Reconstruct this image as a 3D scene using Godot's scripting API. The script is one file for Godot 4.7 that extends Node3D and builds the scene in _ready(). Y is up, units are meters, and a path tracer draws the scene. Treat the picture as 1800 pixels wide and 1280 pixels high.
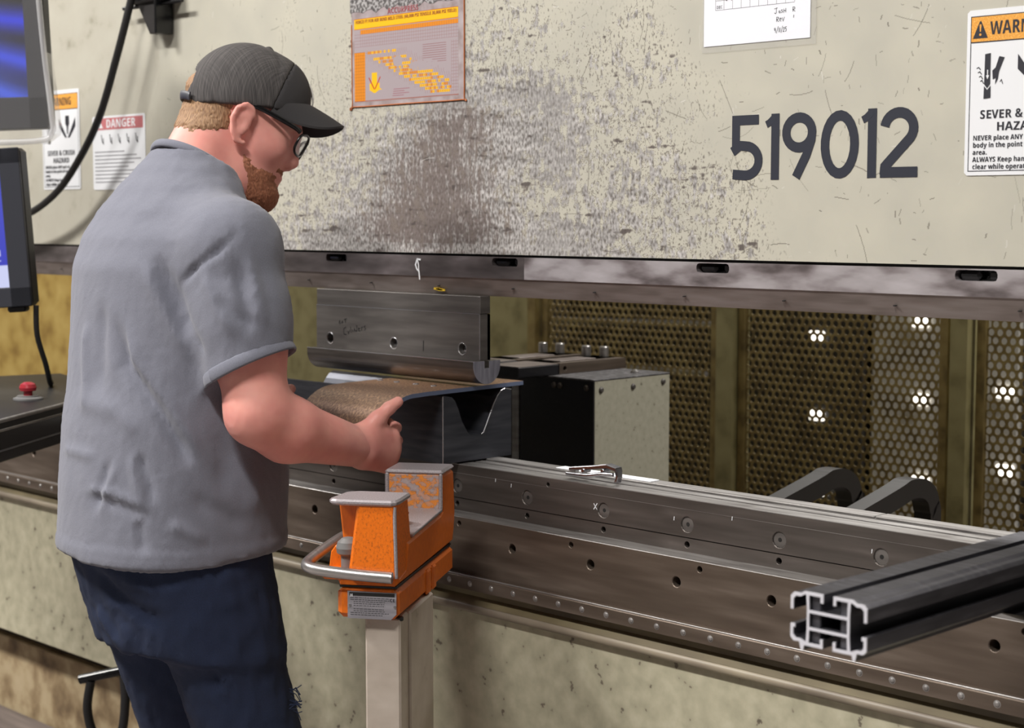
extends Node3D
# A worker bending a steel sheet at an old press brake. x runs along the machine, z out of it towards the operator, y up, metres.

const EYE := Vector3(0, 1.4, 0)
var M := {}
var used := {}

func _ready() -> void:
	# ---------- camera, light, exposure
	var cam := Camera3D.new()
	cam.name = "camera"
	var fw := Vector3(-0.70831, -0.08839, -0.70034)
	var rt := Vector3(0.70309, 0, -0.71110)
	cam.transform = Transform3D(Basis(rt, rt.cross(fw), -fw).orthonormalized(), EYE)
	cam.fov = 24.64
	cam.near = 0.05
	cam.far = 60
	var lens := CameraAttributesPhysical.new()
	lens.frustum_focal_length = 54.94
	lens.frustum_focus_distance = 2.6
	lens.frustum_near = 0.05
	lens.frustum_far = 60
	lens.exposure_aperture = 5.5
	cam.attributes = lens
	add_child(cam)
	var env := Environment.new()
	env.background_mode = Environment.BG_COLOR
	env.background_color = Color(0, 0, 0)
	env.tonemap_mode = Environment.TONE_MAPPER_LINEAR
	env.tonemap_exposure = 0.95
	env.sdfgi_enabled = true
	env.ssao_enabled = true
	env.ssil_enabled = true
	var we := WorldEnvironment.new()
	we.name = "environment"
	we.environment = env
	add_child(we)
	materials()
	lamps()
	# ---------- structure
	room()
	ram()
	bed()
	platform()
	rear_guard()
	# ---------- objects
	gauge()
	tooling()
	rail_items()
	support_arm()
	pedestal()
	signs()
	left_side()
	person()

# =====================================================================  helpers
func numbered(called: String) -> String:
	var n: int = used.get(called, -1) + 1
	used[called] = n
	return called if n == 0 else "%s_%03d" % [called, n]

func thing(called: String, label: String, category: String, at := Vector3.ZERO, group := "") -> Node3D:
	var o := Node3D.new()
	o.name = numbered(called)
	o.position = at
	o.set_meta("label", label)
	o.set_meta("category", category)
	if group: o.set_meta("group", group)
	add_child(o)
	return o

func structure(o: Node) -> Node:
	o.set_meta("kind", "structure")
	return o

func begin() -> SurfaceTool:
	var s := SurfaceTool.new()
	s.begin(Mesh.PRIMITIVE_TRIANGLES)
	s.set_smooth_group(-1)
	return s

func put(s: SurfaceTool, called: String, m: Material, parent: Node, label := "") -> MeshInstance3D:
	s.generate_normals()
	return inst(s.commit(), called, m, parent, label)

func inst(mesh: Mesh, called: String, m: Material, parent: Node, label := "") -> MeshInstance3D:
	var o := MeshInstance3D.new()
	o.mesh = mesh
	o.material_override = m
	o.name = called if parent != self else numbered(called)
	o.cast_shadow = GeometryInstance3D.SHADOW_CASTING_SETTING_ON
	if label: o.set_meta("label", label)
	parent.add_child(o, true)
	# parts are written in world axes: undo the place of the thing
	if parent is Node3D and parent != self and not parent.has_meta("local"):
		o.position = -(parent as Node3D).position if parent.get_parent() == self else Vector3.ZERO
	return o

func tag(o: Node, label: String, category: String, group := "") -> Node:
	o.set_meta("label", label)
	o.set_meta("category", category)
	if group: o.set_meta("group", group)
	return o

func tri(s: SurfaceTool, a: Vector3, b: Vector3, c: Vector3, out: Vector3) -> void:
	if (a - c).cross(a - b).dot(out) < 0:
		s.add_vertex(a); s.add_vertex(c); s.add_vertex(b)
	else:
		s.add_vertex(a); s.add_vertex(b); s.add_vertex(c)

func quad(s: SurfaceTool, a: Vector3, b: Vector3, c: Vector3, d: Vector3, out: Vector3) -> void:
	tri(s, a, b, c, out)
	tri(s, a, c, d, out)

func uvquad(s: SurfaceTool, a: Vector3, b: Vector3, c: Vector3, d: Vector3) -> void:
	# a lower left, b upper left, c upper right, d lower right, seen from the front
	var v := [a, b, c, a, c, d]
	var t := [Vector2(0, 1), Vector2(0, 0), Vector2(1, 0), Vector2(0, 1), Vector2(1, 0), Vector2(1, 1)]
	for i in 6:
		s.set_uv(t[i])
		s.add_vertex(v[i])

# a box with chamfered edges
func box(s: SurfaceTool, lo: Vector3, hi: Vector3, r := 0.0, xf := Transform3D()) -> void:
	var c := (lo + hi) / 2
	var h := (hi - lo).abs() / 2
	if r <= 0.0:
		for ax in 3:
			for sg in [-1.0, 1.0]:
				var u := Vector3.ZERO; var v := Vector3.ZERO; var n := Vector3.ZERO
				n[ax] = h[ax] * sg; u[(ax + 1) % 3] = h[(ax + 1) % 3]; v[(ax + 2) % 3] = h[(ax + 2) % 3]
				quad(s, xf * (c + n - u - v), xf * (c + n + u - v), xf * (c + n + u + v), xf * (c + n - u + v), xf.basis * n)
		return
	r = minf(r, minf(h.x, minf(h.y, h.z)) * 0.95)
	var P := func(ax: int, sx: float, sy: float, sz: float) -> Vector3:
		var p := Vector3(sx * (h.x - r), sy * (h.y - r), sz * (h.z - r))
		p[ax] = [sx, sy, sz][ax] * h[ax]
		return xf * (c + p)
	for ax in 3:
		var b := (ax + 1) % 3
		var d := (ax + 2) % 3
		for sg in [-1.0, 1.0]:
			var q := []
			for k in [[-1.0, -1.0], [1.0, -1.0], [1.0, 1.0], [-1.0, 1.0]]:
				var w := [0.0, 0.0, 0.0]
				w[ax] = sg; w[b] = k[0]; w[d] = k[1]
				q.append(P.call(ax, w[0], w[1], w[2]))
			var n := Vector3.ZERO
			n[ax] = sg
			quad(s, q[0], q[1], q[2], q[3], xf.basis * n)
			for sh in [-1.0, 1.0]:
				var w0 := [0.0, 0.0, 0.0]; var w1 := [0.0, 0.0, 0.0]
				w0[b] = sg; w1[b] = sg; w0[d] = sh; w1[d] = sh; w0[ax] = -1.0; w1[ax] = 1.0
				var m := Vector3.ZERO
				m[b] = sg; m[d] = sh
				quad(s, P.call(b, w0[0], w0[1], w0[2]), P.call(b, w1[0], w1[1], w1[2]), P.call(d, w1[0], w1[1], w1[2]), P.call(d, w0[0], w0[1], w0[2]), xf.basis * m)
	for sx in [-1.0, 1.0]:
		for sy in [-1.0, 1.0]:
			for sz in [-1.0, 1.0]:
				tri(s, P.call(0, sx, sy, sz), P.call(1, sx, sy, sz), P.call(2, sx, sy, sz), xf.basis * Vector3(sx, sy, sz))

# polygon in the local xy plane, drawn out along local z from 0 to d, with a chamfer
func prism(s: SurfaceTool, poly: PackedVector2Array, d: float, xf := Transform3D(), bev := 0.0) -> void:
	var p := poly.duplicate()
	if not Geometry2D.is_polygon_clockwise(p): p.reverse()
	var n := p.size()
	var inner := PackedVector2Array()
	for i in n:
		var e0 := (p[i] - p[(i + n - 1) % n]).normalized()
		var e1 := (p[(i + 1) % n] - p[i]).normalized()
		var n0 := Vector2(e0.y, -e0.x); var n1 := Vector2(e1.y, -e1.x)
		var m := (n0 + n1)
		m = m / maxf(0.35, m.length_squared()) * 2.0
		inner.append(p[i] - m * -bev if false else p[i] + m * bev)
	if bev > 0.0:
		var a0 := 0.0; var a1 := 0.0
		for i in n:
			a0 += p[i].cross(p[(i + 1) % n]); a1 += inner[i].cross(inner[(i + 1) % n])
		if absf(a1) > absf(a0):
			for i in n: inner[i] = p[i] * 2.0 - inner[i]
	var ix := Geometry2D.triangulate_polygon(inner)
	for k in range(0, ix.size(), 3):
		for z in [0.0, d]:
			var a := inner[ix[k]]; var b := inner[ix[k + 1]]; var c := inner[ix[k + 2]]
			tri(s, xf * Vector3(a.x, a.y, z), xf * Vector3(b.x, b.y, z), xf * Vector3(c.x, c.y, z), xf.basis * Vector3(0, 0, -1 if z == 0.0 else 1))
	for i in n:
		var j := (i + 1) % n
		var e := p[j] - p[i]
		var o := xf.basis * Vector3(-e.y, e.x, 0)
		quad(s, xf * Vector3(p[i].x, p[i].y, bev), xf * Vector3(p[j].x, p[j].y, bev), xf * Vector3(p[j].x, p[j].y, d - bev), xf * Vector3(p[i].x, p[i].y, d - bev), o)
		if bev > 0.0:
			quad(s, xf * Vector3(p[i].x, p[i].y, bev), xf * Vector3(p[j].x, p[j].y, bev), xf * Vector3(inner[j].x, inner[j].y, 0), xf * Vector3(inner[i].x, inner[i].y, 0), o - xf.basis.z * e.length() * 0.5)
			quad(s, xf * Vector3(p[i].x, p[i].y, d - bev), xf * Vector3(p[j].x, p[j].y, d - bev), xf * Vector3(inner[j].x, inner[j].y, d), xf * Vector3(inner[i].x, inner[i].y, d), o + xf.basis.z * e.length() * 0.5)

# a profile in (z, y) drawn out along world x
func along_x(s: SurfaceTool, zy: Array, x0: float, x1: float, bev := 0.0) -> void:
	var p := PackedVector2Array()
	for v in zy: p.append(Vector2(v[0], v[1]))
	prism(s, p, x1 - x0, Transform3D(Basis(Vector3(0, 0, 1), Vector3(0, 1, 0), Vector3(1, 0, 0)), Vector3(x0, 0, 0)), bev)

func frame_of(axis: Vector3) -> Basis:
	var y := axis.normalized()
	var x := (Vector3.RIGHT if absf(y.x) < 0.8 else Vector3.UP).cross(y).normalized()
	return Basis(x, y, x.cross(y))

# radius and height pairs turned about the local y axis
func lathe(s: SurfaceTool, xf: Transform3D, prof: Array, seg := 20, smooth := true) -> void:
	var mid := Vector3.ZERO
	for k in prof.size() - 1:
		var a: Vector2 = Vector2(prof[k][0], prof[k][1])
		var b: Vector2 = Vector2(prof[k + 1][0], prof[k + 1][1])
		s.set_smooth_group(100 + k if smooth else -1)
		var nn := Vector2((b - a).y, -(b - a).x)
		for i in seg:
			var t0 := TAU * i / seg; var t1 := TAU * (i + 1) / seg
			var d0 := Vector3(cos(t0), 0, sin(t0)); var d1 := Vector3(cos(t1), 0, sin(t1))
			var o := xf.basis * ((d0 + d1) * 0.5 * nn.x + Vector3.UP * nn.y)
			var p0 := xf * (d0 * a.x + Vector3.UP * a.y); var p1 := xf * (d1 * a.x + Vector3.UP * a.y)
			var q0 := xf * (d0 * b.x + Vector3.UP * b.y); var q1 := xf * (d1 * b.x + Vector3.UP * b.y)
			if a.x > 0.00001: tri(s, p0, p1, q1, o)
			if b.x > 0.00001: tri(s, p0, q1, q0, o)
	s.set_smooth_group(-1)

func rod(s: SurfaceTool, a: Vector3, b: Vector3, r: float, seg := 16, bev := 0.0) -> void:
	var L := (b - a).length()
	if bev > 0.0:
		lathe(s, Transform3D(frame_of(b - a), a), [[0, 0], [r - bev, 0], [r, bev], [r, L - bev], [r - bev, L], [0, L]], seg)
	else:
		lathe(s, Transform3D(frame_of(b - a), a), [[0, 0], [r, 0], [r, L], [0, L]], seg)

func smooth_path(pts: Array, per := 6) -> PackedVector3Array:
	var out := PackedVector3Array()
	var n := pts.size()
	for i in n - 1:
		var p0: Vector3 = pts[maxi(i - 1, 0)]; var p1: Vector3 = pts[i]; var p2: Vector3 = pts[i + 1]; var p3: Vector3 = pts[mini(i + 2, n - 1)]
		for k in per:
			out.append(p1.cubic_interpolate(p2, p0, p3, float(k) / per))
	out.append(pts[n - 1])
	return out

func tube(s: SurfaceTool, pts: PackedVector3Array, r: float, seg := 10, r2 := -1.0, twist := 0.0) -> void:
	# r2: half height when the section is a flat bar (height along y)
	s.set_smooth_group(1 if seg > 4 else -1)
	var n := pts.size()
	var rings := []
	var up := Vector3.UP
	for i in n:
		var t := (pts[mini(i + 1, n - 1)] - pts[maxi(i - 1, 0)]).normalized()
		if absf(t.dot(up)) > 0.97: up = Vector3(0, 0, 1) if absf(t.z) < 0.9 else Vector3.RIGHT
		var x := up.cross(t).normalized()
		up = t.cross(x).normalized()
		var ring := []
		for k in seg:
			var a := TAU * k / seg + twist
			ring.append(pts[i] + x * cos(a) * r + up * sin(a) * (r2 if r2 > 0 else r))
		rings.append(ring)
	for i in n - 1:
		for k in seg:
			var j := (k + 1) % seg
			var o: Vector3 = (rings[i][k] + rings[i][j]) * 0.5 - pts[i]
			quad(s, rings[i][k], rings[i][j], rings[i + 1][j], rings[i + 1][k], o)
	s.set_smooth_group(-1)
	for e in [0, n - 1]:
		var o: Vector3 = pts[e] - pts[1 if e == 0 else n - 2]
		for k in seg:
			tri(s, pts[e], rings[e][k], rings[e][(k + 1) % seg], o)

# flat front facing local +z, rectangle with round holes (x, y, r, depth); walls go back into the plate
func holed(s: SurfaceTool, x0: float, x1: float, y0: float, y1: float, holes: Array, xf: Transform3D, floors := true) -> void:
	var cuts := [x0, x1]
	for h in holes:
		cuts.append(h[0] - h[2] * 1.15); cuts.append(h[0] + h[2] * 1.15)
	cuts.sort()
	var F := xf.basis.z
	for k in cuts.size() - 1:
		var a: float = cuts[k]; var b: float = cuts[k + 1]
		if b - a < 0.00002 or a < x0 - 0.00001 or b > x1 + 0.00001: continue
		var c := (a + b) / 2
		var gaps := []
		for h in holes:
			if absf(h[0] - c) < h[2] * 1.15: gaps.append([h[1] - h[2] * 1.15, h[1] + h[2] * 1.15])
		gaps.sort()
		var y := y0
		gaps.append([y1, y1])
		for g in gaps:
			if g[0] - y > 0.00001:
				quad(s, xf * Vector3(a, y, 0), xf * Vector3(a, g[0], 0), xf * Vector3(b, g[0], 0), xf * Vector3(b, y, 0), F)
			y = g[1]
	for h in holes:
		var n := 16
		var q: float = h[2] * 1.15
		var cc := Vector3(h[0], h[1], 0)
		for i in n:
			var t0 := TAU * i / n + TAU / 16; var t1 := TAU * (i + 1) / n + TAU / 16
			var d0 := Vector3(cos(t0), sin(t0), 0); var d1 := Vector3(cos(t1), sin(t1), 0)
			var e0 := d0 * q / maxf(absf(d0.x), absf(d0.y)); var e1 := d1 * q / maxf(absf(d1.x), absf(d1.y))
			if absf(absf(e0.x) - q) < 0.000001 and absf(absf(e1.x) - q) > 0.000001 or absf(absf(e1.x) - q) < 0.000001 and absf(absf(e0.x) - q) > 0.000001:
				var m := Vector3(signf(e0.x + e1.x) * q, signf(e0.y + e1.y) * q, 0)
				tri(s, xf * (cc + e0), xf * (cc + m), xf * (cc + e1), F)
			var bv: float = minf(0.0012, h[2] * 0.12)
			var z: float = -h[3]
			quad(s, xf * (cc + e0), xf * (cc + e1), xf * (cc + d1 * h[2]), xf * (cc + d0 * h[2]), F)
			quad(s, xf * (cc + d0 * h[2]), xf * (cc + d1 * h[2]), xf * (cc + d1 * (h[2] - bv) + Vector3(0, 0, -bv)), xf * (cc + d0 * (h[2] - bv) + Vector3(0, 0, -bv)), F - xf.basis * d0)
			quad(s, xf * (cc + d0 * (h[2] - bv) + Vector3(0, 0, -bv)), xf * (cc + d1 * (h[2] - bv) + Vector3(0, 0, -bv)), xf * (cc + d1 * (h[2] - bv) + Vector3(0, 0, z)), xf * (cc + d0 * (h[2] - bv) + Vector3(0, 0, z)), xf.basis * -d0)
			if floors:
				tri(s, xf * (cc + Vector3(0, 0, z)), xf * (cc + d0 * (h[2] - bv) + Vector3(0, 0, z)), xf * (cc + d1 * (h[2] - bv) + Vector3(0, 0, z)), F)

# a painted or inked line of constant width in the local xy plane
func stroke(s: SurfaceTool, xf: Transform3D, pts: Array, w: float, closed := false) -> void:
	var n := pts.size()
	var L := []; var Rr := []
	for i in n:
		var a: Vector2 = pts[(i - 1 + n) % n] if (closed or i > 0) else pts[i]
		var c: Vector2 = pts[(i + 1) % n] if (closed or i < n - 1) else pts[i]
		var b: Vector2 = pts[i]
		var e0 := (b - a).normalized() if a != b else (c - b).normalized()
		var e1 := (c - b).normalized() if c != b else e0
		var m := (e0.orthogonal() + e1.orthogonal())
		m = m / maxf(0.6, m.length_squared()) * w
		L.append(b + m); Rr.append(b - m)
	for i in (n if closed else n - 1):
		var j := (i + 1) % n
		quad(s, xf * Vector3(L[i].x, L[i].y, 0), xf * Vector3(L[j].x, L[j].y, 0), xf * Vector3(Rr[j].x, Rr[j].y, 0), xf * Vector3(Rr[i].x, Rr[i].y, 0), xf.basis.z)

func arc(c: Vector2, r: Vector2, a0: float, a1: float, n := 14) -> Array:
	var out := []
	for i in n + 1:
		var a := deg_to_rad(lerpf(a0, a1, float(i) / n))
		out.append(c + Vector2(cos(a) * r.x, sin(a) * r.y))
	return out

func lettering(text: String, at: Vector3, height: float, m: Material, parent: Node, bold := true, center := false, width := 0.0, basis := Basis()) -> void:
	var t := TextMesh.new()
	var f := SystemFont.new()
	f.font_names = PackedStringArray(["Droid Sans"])
	f.font_weight = 700 if bold else 400
	t.font = f
	t.text = text
	t.font_size = 64
	t.pixel_size = height / 46.0
	t.depth = 0.0003
	t.curve_step = 4.0
	t.horizontal_alignment = HORIZONTAL_ALIGNMENT_CENTER if center else HORIZONTAL_ALIGNMENT_LEFT
	var o := inst(t, "lettering", m, parent)
	var k := 1.0
	if width > 0.0:
		var w := t.get_aabb().size.x
		if w > 0.0: k = width / w
	o.transform = Transform3D(basis.scaled_local(Vector3(k, 1, 1)), at + o.position)

# =====================================================================  materials
func mat(c: Color, rough := 0.5, metal := 0.0) -> StandardMaterial3D:
	var m := StandardMaterial3D.new()
	m.albedo_color = c
	m.roughness = rough
	m.metallic = metal
	return m

func noise_img(sd: int, freq: float, oct: int, w: int, h: int, sx := 1.0, sy := 1.0) -> Image:
	var n := FastNoiseLite.new()
	n.seed = sd
	n.noise_type = FastNoiseLite.TYPE_SIMPLEX_SMOOTH
	n.frequency = freq
	n.fractal_octaves = oct
	var img := n.get_seamless_image(maxi(8, int(w / sx)), maxi(8, int(h / sy)), false, false, 0.1, true)
	img.convert(Image.FORMAT_L8)
	if sx != 1.0 or sy != 1.0: img.resize(w, h, Image.INTERPOLATE_CUBIC)
	return img

func ramp_tex(img: Image, stops: Array) -> ImageTexture:
	var lut := PackedByteArray()
	for v in 256:
		var t := v / 255.0
		var c: Color = stops[0][1]
		for k in stops.size() - 1:
			if t >= stops[k][0]:
				c = (stops[k][1] as Color).lerp(stops[k + 1][1], clampf((t - stops[k][0]) / maxf(0.0001, stops[k + 1][0] - stops[k][0]), 0, 1))
		lut.append(int(c.r * 255)); lut.append(int(c.g * 255)); lut.append(int(c.b * 255))
	var src := img.get_data()
	var dst := PackedByteArray()
	dst.resize(src.size() * 3)
	for i in src.size():
		var v := src[i] * 3
		dst[i * 3] = lut[v]; dst[i * 3 + 1] = lut[v + 1]; dst[i * 3 + 2] = lut[v + 2]
	var o := Image.create_from_data(img.get_width(), img.get_height(), false, Image.FORMAT_RGB8, dst)
	o.generate_mipmaps()
	return ImageTexture.create_from_image(o)

func bump_tex(img: Image, k: float) -> ImageTexture:
	var b := img.duplicate() as Image
	b.convert(Image.FORMAT_RGBA8)
	b.bump_map_to_normal_map(k)
	return ImageTexture.create_from_image(b)

# world-mapped noisy material; size = metres that one tile of the texture covers
func nmat(img: Image, stops: Array, size: float, rough: float, metal := 0.0, bump := 0.0) -> StandardMaterial3D:
	var m := StandardMaterial3D.new()
	m.albedo_texture = ramp_tex(img, stops)
	m.roughness = rough
	m.metallic = metal
	m.uv1_triplanar = true
	m.uv1_world_triplanar = true
	m.uv1_scale = Vector3.ONE / size
	if bump > 0.0:
		m.normal_enabled = true
		m.normal_texture = bump_tex(img, bump)
		m.normal_scale = 1.0
	return m

func c8(r: int, g: int, b: int) -> Color:
	return Color8(r, g, b)

func materials() -> void:
	var grain := noise_img(11, 0.02, 5, 512, 512)
	var fine := noise_img(12, 0.09, 4, 512, 512)
	var streak := noise_img(13, 0.03, 4, 512, 512, 10.0, 1.0)
	var blot := noise_img(14, 0.012, 5, 512, 512)
	M.floor = nmat(blot, [[0.0, c8(92, 86, 84)], [0.5, c8(120, 113, 110)], [1.0, c8(146, 138, 134)]], 1.3, 0.7)
	M.wall = mat(c8(128, 126, 122), 0.9)
	M.ceiling = mat(c8(150, 150, 148), 0.9)
	M.steel_dark = nmat(streak, [[0.0, c8(78, 72, 68)], [0.45, c8(90, 84, 80)], [0.75, c8(99, 92, 88)], [1.0, c8(114, 107, 103)]], 0.5, 0.45, 0.6)
	M.steel_brown = nmat(streak, [[0.0, c8(88, 77, 68)], [0.45, c8(104, 92, 82)], [0.75, c8(116, 104, 94)], [1.0, c8(132, 120, 110)]], 0.6, 0.45, 0.6)
	M.steel_light = nmat(streak, [[0.0, c8(116, 112, 110)], [0.4, c8(154, 151, 149)], [1.0, c8(184, 182, 181)]], 0.35, 0.4, 0.7)
	M.clamp_bar = nmat(noise_img(21, 0.02, 5, 512, 512, 3.0, 1.0), [[0.0, c8(88, 80, 80)], [0.3, c8(142, 134, 136)], [0.55, c8(176, 170, 173)], [1.0, c8(200, 195, 199)]], 0.6, 0.45, 0.55)
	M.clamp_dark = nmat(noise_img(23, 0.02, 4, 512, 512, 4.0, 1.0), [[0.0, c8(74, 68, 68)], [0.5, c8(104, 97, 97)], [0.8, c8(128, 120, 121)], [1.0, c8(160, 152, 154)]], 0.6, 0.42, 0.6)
	M.clamp_low = nmat(streak, [[0.0, c8(100, 90, 84)], [0.5, c8(138, 128, 124)], [1.0, c8(160, 152, 149)]], 0.4, 0.45, 0.6)
	M.punch = nmat(streak, [[0.0, c8(90, 86, 84)], [0.5, c8(106, 102, 99)], [1.0, c8(122, 118, 115)]], 0.4, 0.45, 0.55)
	M.nose = nmat(streak, [[0.0, c8(84, 78, 75)], [0.5, c8(100, 94, 90)], [1.0, c8(116, 109, 104)]], 0.4, 0.34, 0.75)
	M.nose_end = nmat(noise_img(22, 0.04, 3, 256, 256, 1.0, 8.0), [[0.0, c8(130, 130, 142)], [1.0, c8(168, 168, 182)]], 0.1, 0.45, 0.5)
	M.die = nmat(streak, [[0.0, c8(70, 72, 79)], [1.0, c8(100, 102, 110)]], 0.3, 0.36, 0.8)
	M.bright_edge = mat(c8(205, 205, 210), 0.25, 0.9)
	M.chrome = mat(c8(168, 168, 172), 0.24, 1.0)
	M.brushed = nmat(streak, [[0.0, c8(160, 157, 156)], [1.0, c8(200, 197, 196)]], 0.12, 0.3, 0.85)
	M.black = mat(c8(22, 22, 24), 0.45)
	M.black_gloss = mat(c8(16, 16, 18), 0.2)
	M.black_paint = nmat(fine, [[0.0, c8(18, 18, 22)], [0.75, c8(26, 26, 30)], [0.86, c8(34, 34, 38)], [1.0, c8(70, 70, 74)]], 0.5, 0.35)
	M.hole = mat(c8(18, 16, 15), 0.8)
	M.ink = mat(c8(30, 34, 48), 0.6)
	M.text = mat(c8(34, 34, 44), 0.6)
	M.white = mat(c8(226, 228, 232), 0.5)
	M.paper = mat(c8(236, 238, 246), 0.7)
	M.red_print = mat(c8(176, 62, 62), 0.6)
	M.red_faded = mat(c8(190, 112, 116), 0.6)
	M.amber = nmat(fine, [[0.0, c8(206, 136, 42)], [0.6, c8(232, 164, 66)], [0.8, c8(240, 190, 110)], [1.0, c8(250, 225, 180)]], 0.12, 0.6)
	M.plain_paint = nmat(noise_img(34, 0.02, 5, 512, 512), [[0.0, c8(150, 145, 130)], [0.14, c8(172, 168, 154)], [0.3, c8(181, 177, 164)], [1.0, c8(187, 184, 171)]], 0.9, 0.5)
	M.beige_dirty = beige(33, 0.33)
	M.box_beige = nmat(fine, [[0.0, c8(80, 76, 64)], [0.1, c8(120, 116, 100)], [0.16, c8(164, 161, 144)], [1.0, c8(178, 175, 158)]], 0.8, 0.55)
	M.post_beige = nmat(grain, [[0.0, c8(140, 128, 116)], [0.15, c8(172, 160, 148)], [1.0, c8(188, 177, 166)]], 0.5, 0.5)
	M.olive = nmat(blot, [[0.0, c8(112, 104, 66)], [0.5, c8(146, 138, 96)], [1.0, c8(158, 150, 108)]], 0.7, 0.6)
	M.perforated = nmat(blot, [[0.0, c8(84, 70, 38)], [0.5, c8(130, 112, 66)], [1.0, c8(150, 134, 84)]], 0.5, 0.5, 0.1)
	M.yellow_wall = nmat(blot, [[0.0, c8(120, 92, 40)], [0.45, c8(160, 134, 70)], [1.0, c8(178, 154, 90)]], 0.9, 0.7)
	M.orange = nmat(noise_img(41, 0.06, 5, 512, 512, 1.0, 2.0), [[0.0, c8(90, 48, 26)], [0.2, c8(130, 66, 26)], [0.27, c8(216, 104, 16)], [1.0, c8(238, 124, 20)]], 0.11, 0.35)
	M.orange_clean = nmat(noise_img(42, 0.05, 4, 512, 512, 1.0, 3.0), [[0.0, c8(120, 58, 20)], [0.13, c8(206, 98, 14)], [1.0, c8(232, 118, 18)]], 0.16, 0.32)
	M.orange_worn = nmat(noise_img(43, 0.018, 5, 512, 512), [[0.0, c8(214, 130, 52)], [0.46, c8(222, 138, 58)], [0.50, c8(120, 82, 64)], [0.53, c8(160, 142, 140)], [1.0, c8(178, 164, 164)]], 0.14, 0.42)
	M.cast = nmat(fine, [[0.0, c8(134, 127, 130)], [0.5, c8(166, 159, 163)], [1.0, c8(190, 184, 188)]], 0.15, 0.36, 0.35)
	M.anodized = nmat(streak, [[0.0, c8(74, 74, 79)], [0.6, c8(90, 90, 96)], [1.0, c8(118, 118, 125)]], 0.25, 0.42, 0.7)
	M.alu_cut = mat(c8(214, 214, 222), 0.4, 0.15)
	M.plate_metal = nmat(streak, [[0.0, c8(132, 130, 137)], [1.0, c8(180, 178, 186)]], 0.25, 0.38, 0.3)
	M.sheet = nmat(noise_img(44, 0.05, 5, 512, 512), [[0.0, c8(92, 68, 52)], [0.5, c8(146, 115, 94)], [0.72, c8(166, 134, 110)], [0.80, c8(206, 164, 122)], [1.0, c8(236, 204, 164)]], 0.16, 0.38, 0.45)
	M.sheet_edge = mat(c8(112, 124, 152), 0.4, 0.5)
	M.rubber = mat(c8(30, 29, 29), 0.6)
	M.grey_plastic = mat(c8(112, 112, 112), 0.5)
	M.red_button = mat(c8(160, 44, 54), 0.25)
	M.lamp_body = mat(c8(220, 220, 220), 0.5)
	var glow := mat(c8(255, 255, 255), 0.5)
	glow.emission_enabled = true
	glow.emission = Color(1, 0.97, 0.92)
	glow.emission_energy_multiplier = 2.5
	M.glow = glow
	var glass := mat(Color(0.9, 0.93, 0.95, 0.16), 0.05)
	glass.transparency = BaseMaterial3D.TRANSPARENCY_ALPHA
	M.glass = glass
	var film := mat(Color(0.95, 0.95, 0.95, 0.07), 0.12)
	film.transparency = BaseMaterial3D.TRANSPARENCY_ALPHA
	M.film = film
	var fold := mat(Color(0.92, 0.92, 0.93, 0.34), 0.15)
	fold.transparency = BaseMaterial3D.TRANSPARENCY_ALPHA
	M.film_fold = fold
	# cloth, skin, hair
	var weave := noise_img(51, 0.25, 2, 256, 256, 1.0, 2.0)
	M.shirt = nmat(weave, [[0.0, c8(106, 108, 120)], [1.0, c8(124, 126, 139)]], 0.12, 0.95, 0.0, 0.4)
	M.shirt.rim_enabled = true
	M.shirt.rim = 0.3
	M.shorts = nmat(weave, [[0.0, c8(22, 32, 56)], [1.0, c8(36, 50, 82)]], 0.1, 0.9, 0.0, 0.4)
	M.cap = nmat(noise_img(52, 0.2, 1, 256, 256, 1.0, 24.0), [[0.0, c8(52, 50, 51)], [0.5, c8(70, 67, 67)], [1.0, c8(104, 100, 99)]], 0.11, 0.9)
	M.cap_front = nmat(weave, [[0.0, c8(50, 49, 51)], [1.0, c8(62, 60, 62)]], 0.08, 0.9)
	var skin := nmat(noise_img(53, 0.012, 4, 256, 256), [[0.0, c8(212, 138, 130)], [0.5, c8(224, 154, 143)], [1.0, c8(232, 168, 155)]], 0.22, 0.5)
	skin.subsurf_scatter_enabled = true
	skin.subsurf_scatter_strength = 0.12
	M.skin = skin
	M.hair = nmat(noise_img(54, 0.12, 3, 256, 256, 1.0, 5.0), [[0.0, c8(92, 66, 46)], [0.5, c8(146, 112, 82)], [1.0, c8(196, 162, 122)]], 0.08, 0.7, 0.0, 3.0)
	M.beard = nmat(noise_img(55, 0.12, 3, 256, 256, 1.0, 4.0), [[0.0, c8(96, 56, 40)], [0.5, c8(150, 94, 68)], [1.0, c8(190, 134, 100)]], 0.07, 0.75, 0.0, 3.0)

func beige(sd: int, wear: float) -> StandardMaterial3D:
	# flaking machine paint: cream with grey and brown chips
	return nmat(noise_img(sd, 0.022, 6, 1024, 1024), [[0.0, c8(84, 76, 64)], [wear * 0.42, c8(112, 104, 90)], [wear * 0.52, c8(160, 156, 134)], [0.6, c8(176, 171, 148)], [1.0, c8(188, 184, 162)]], 1.1, 0.55)

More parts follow.
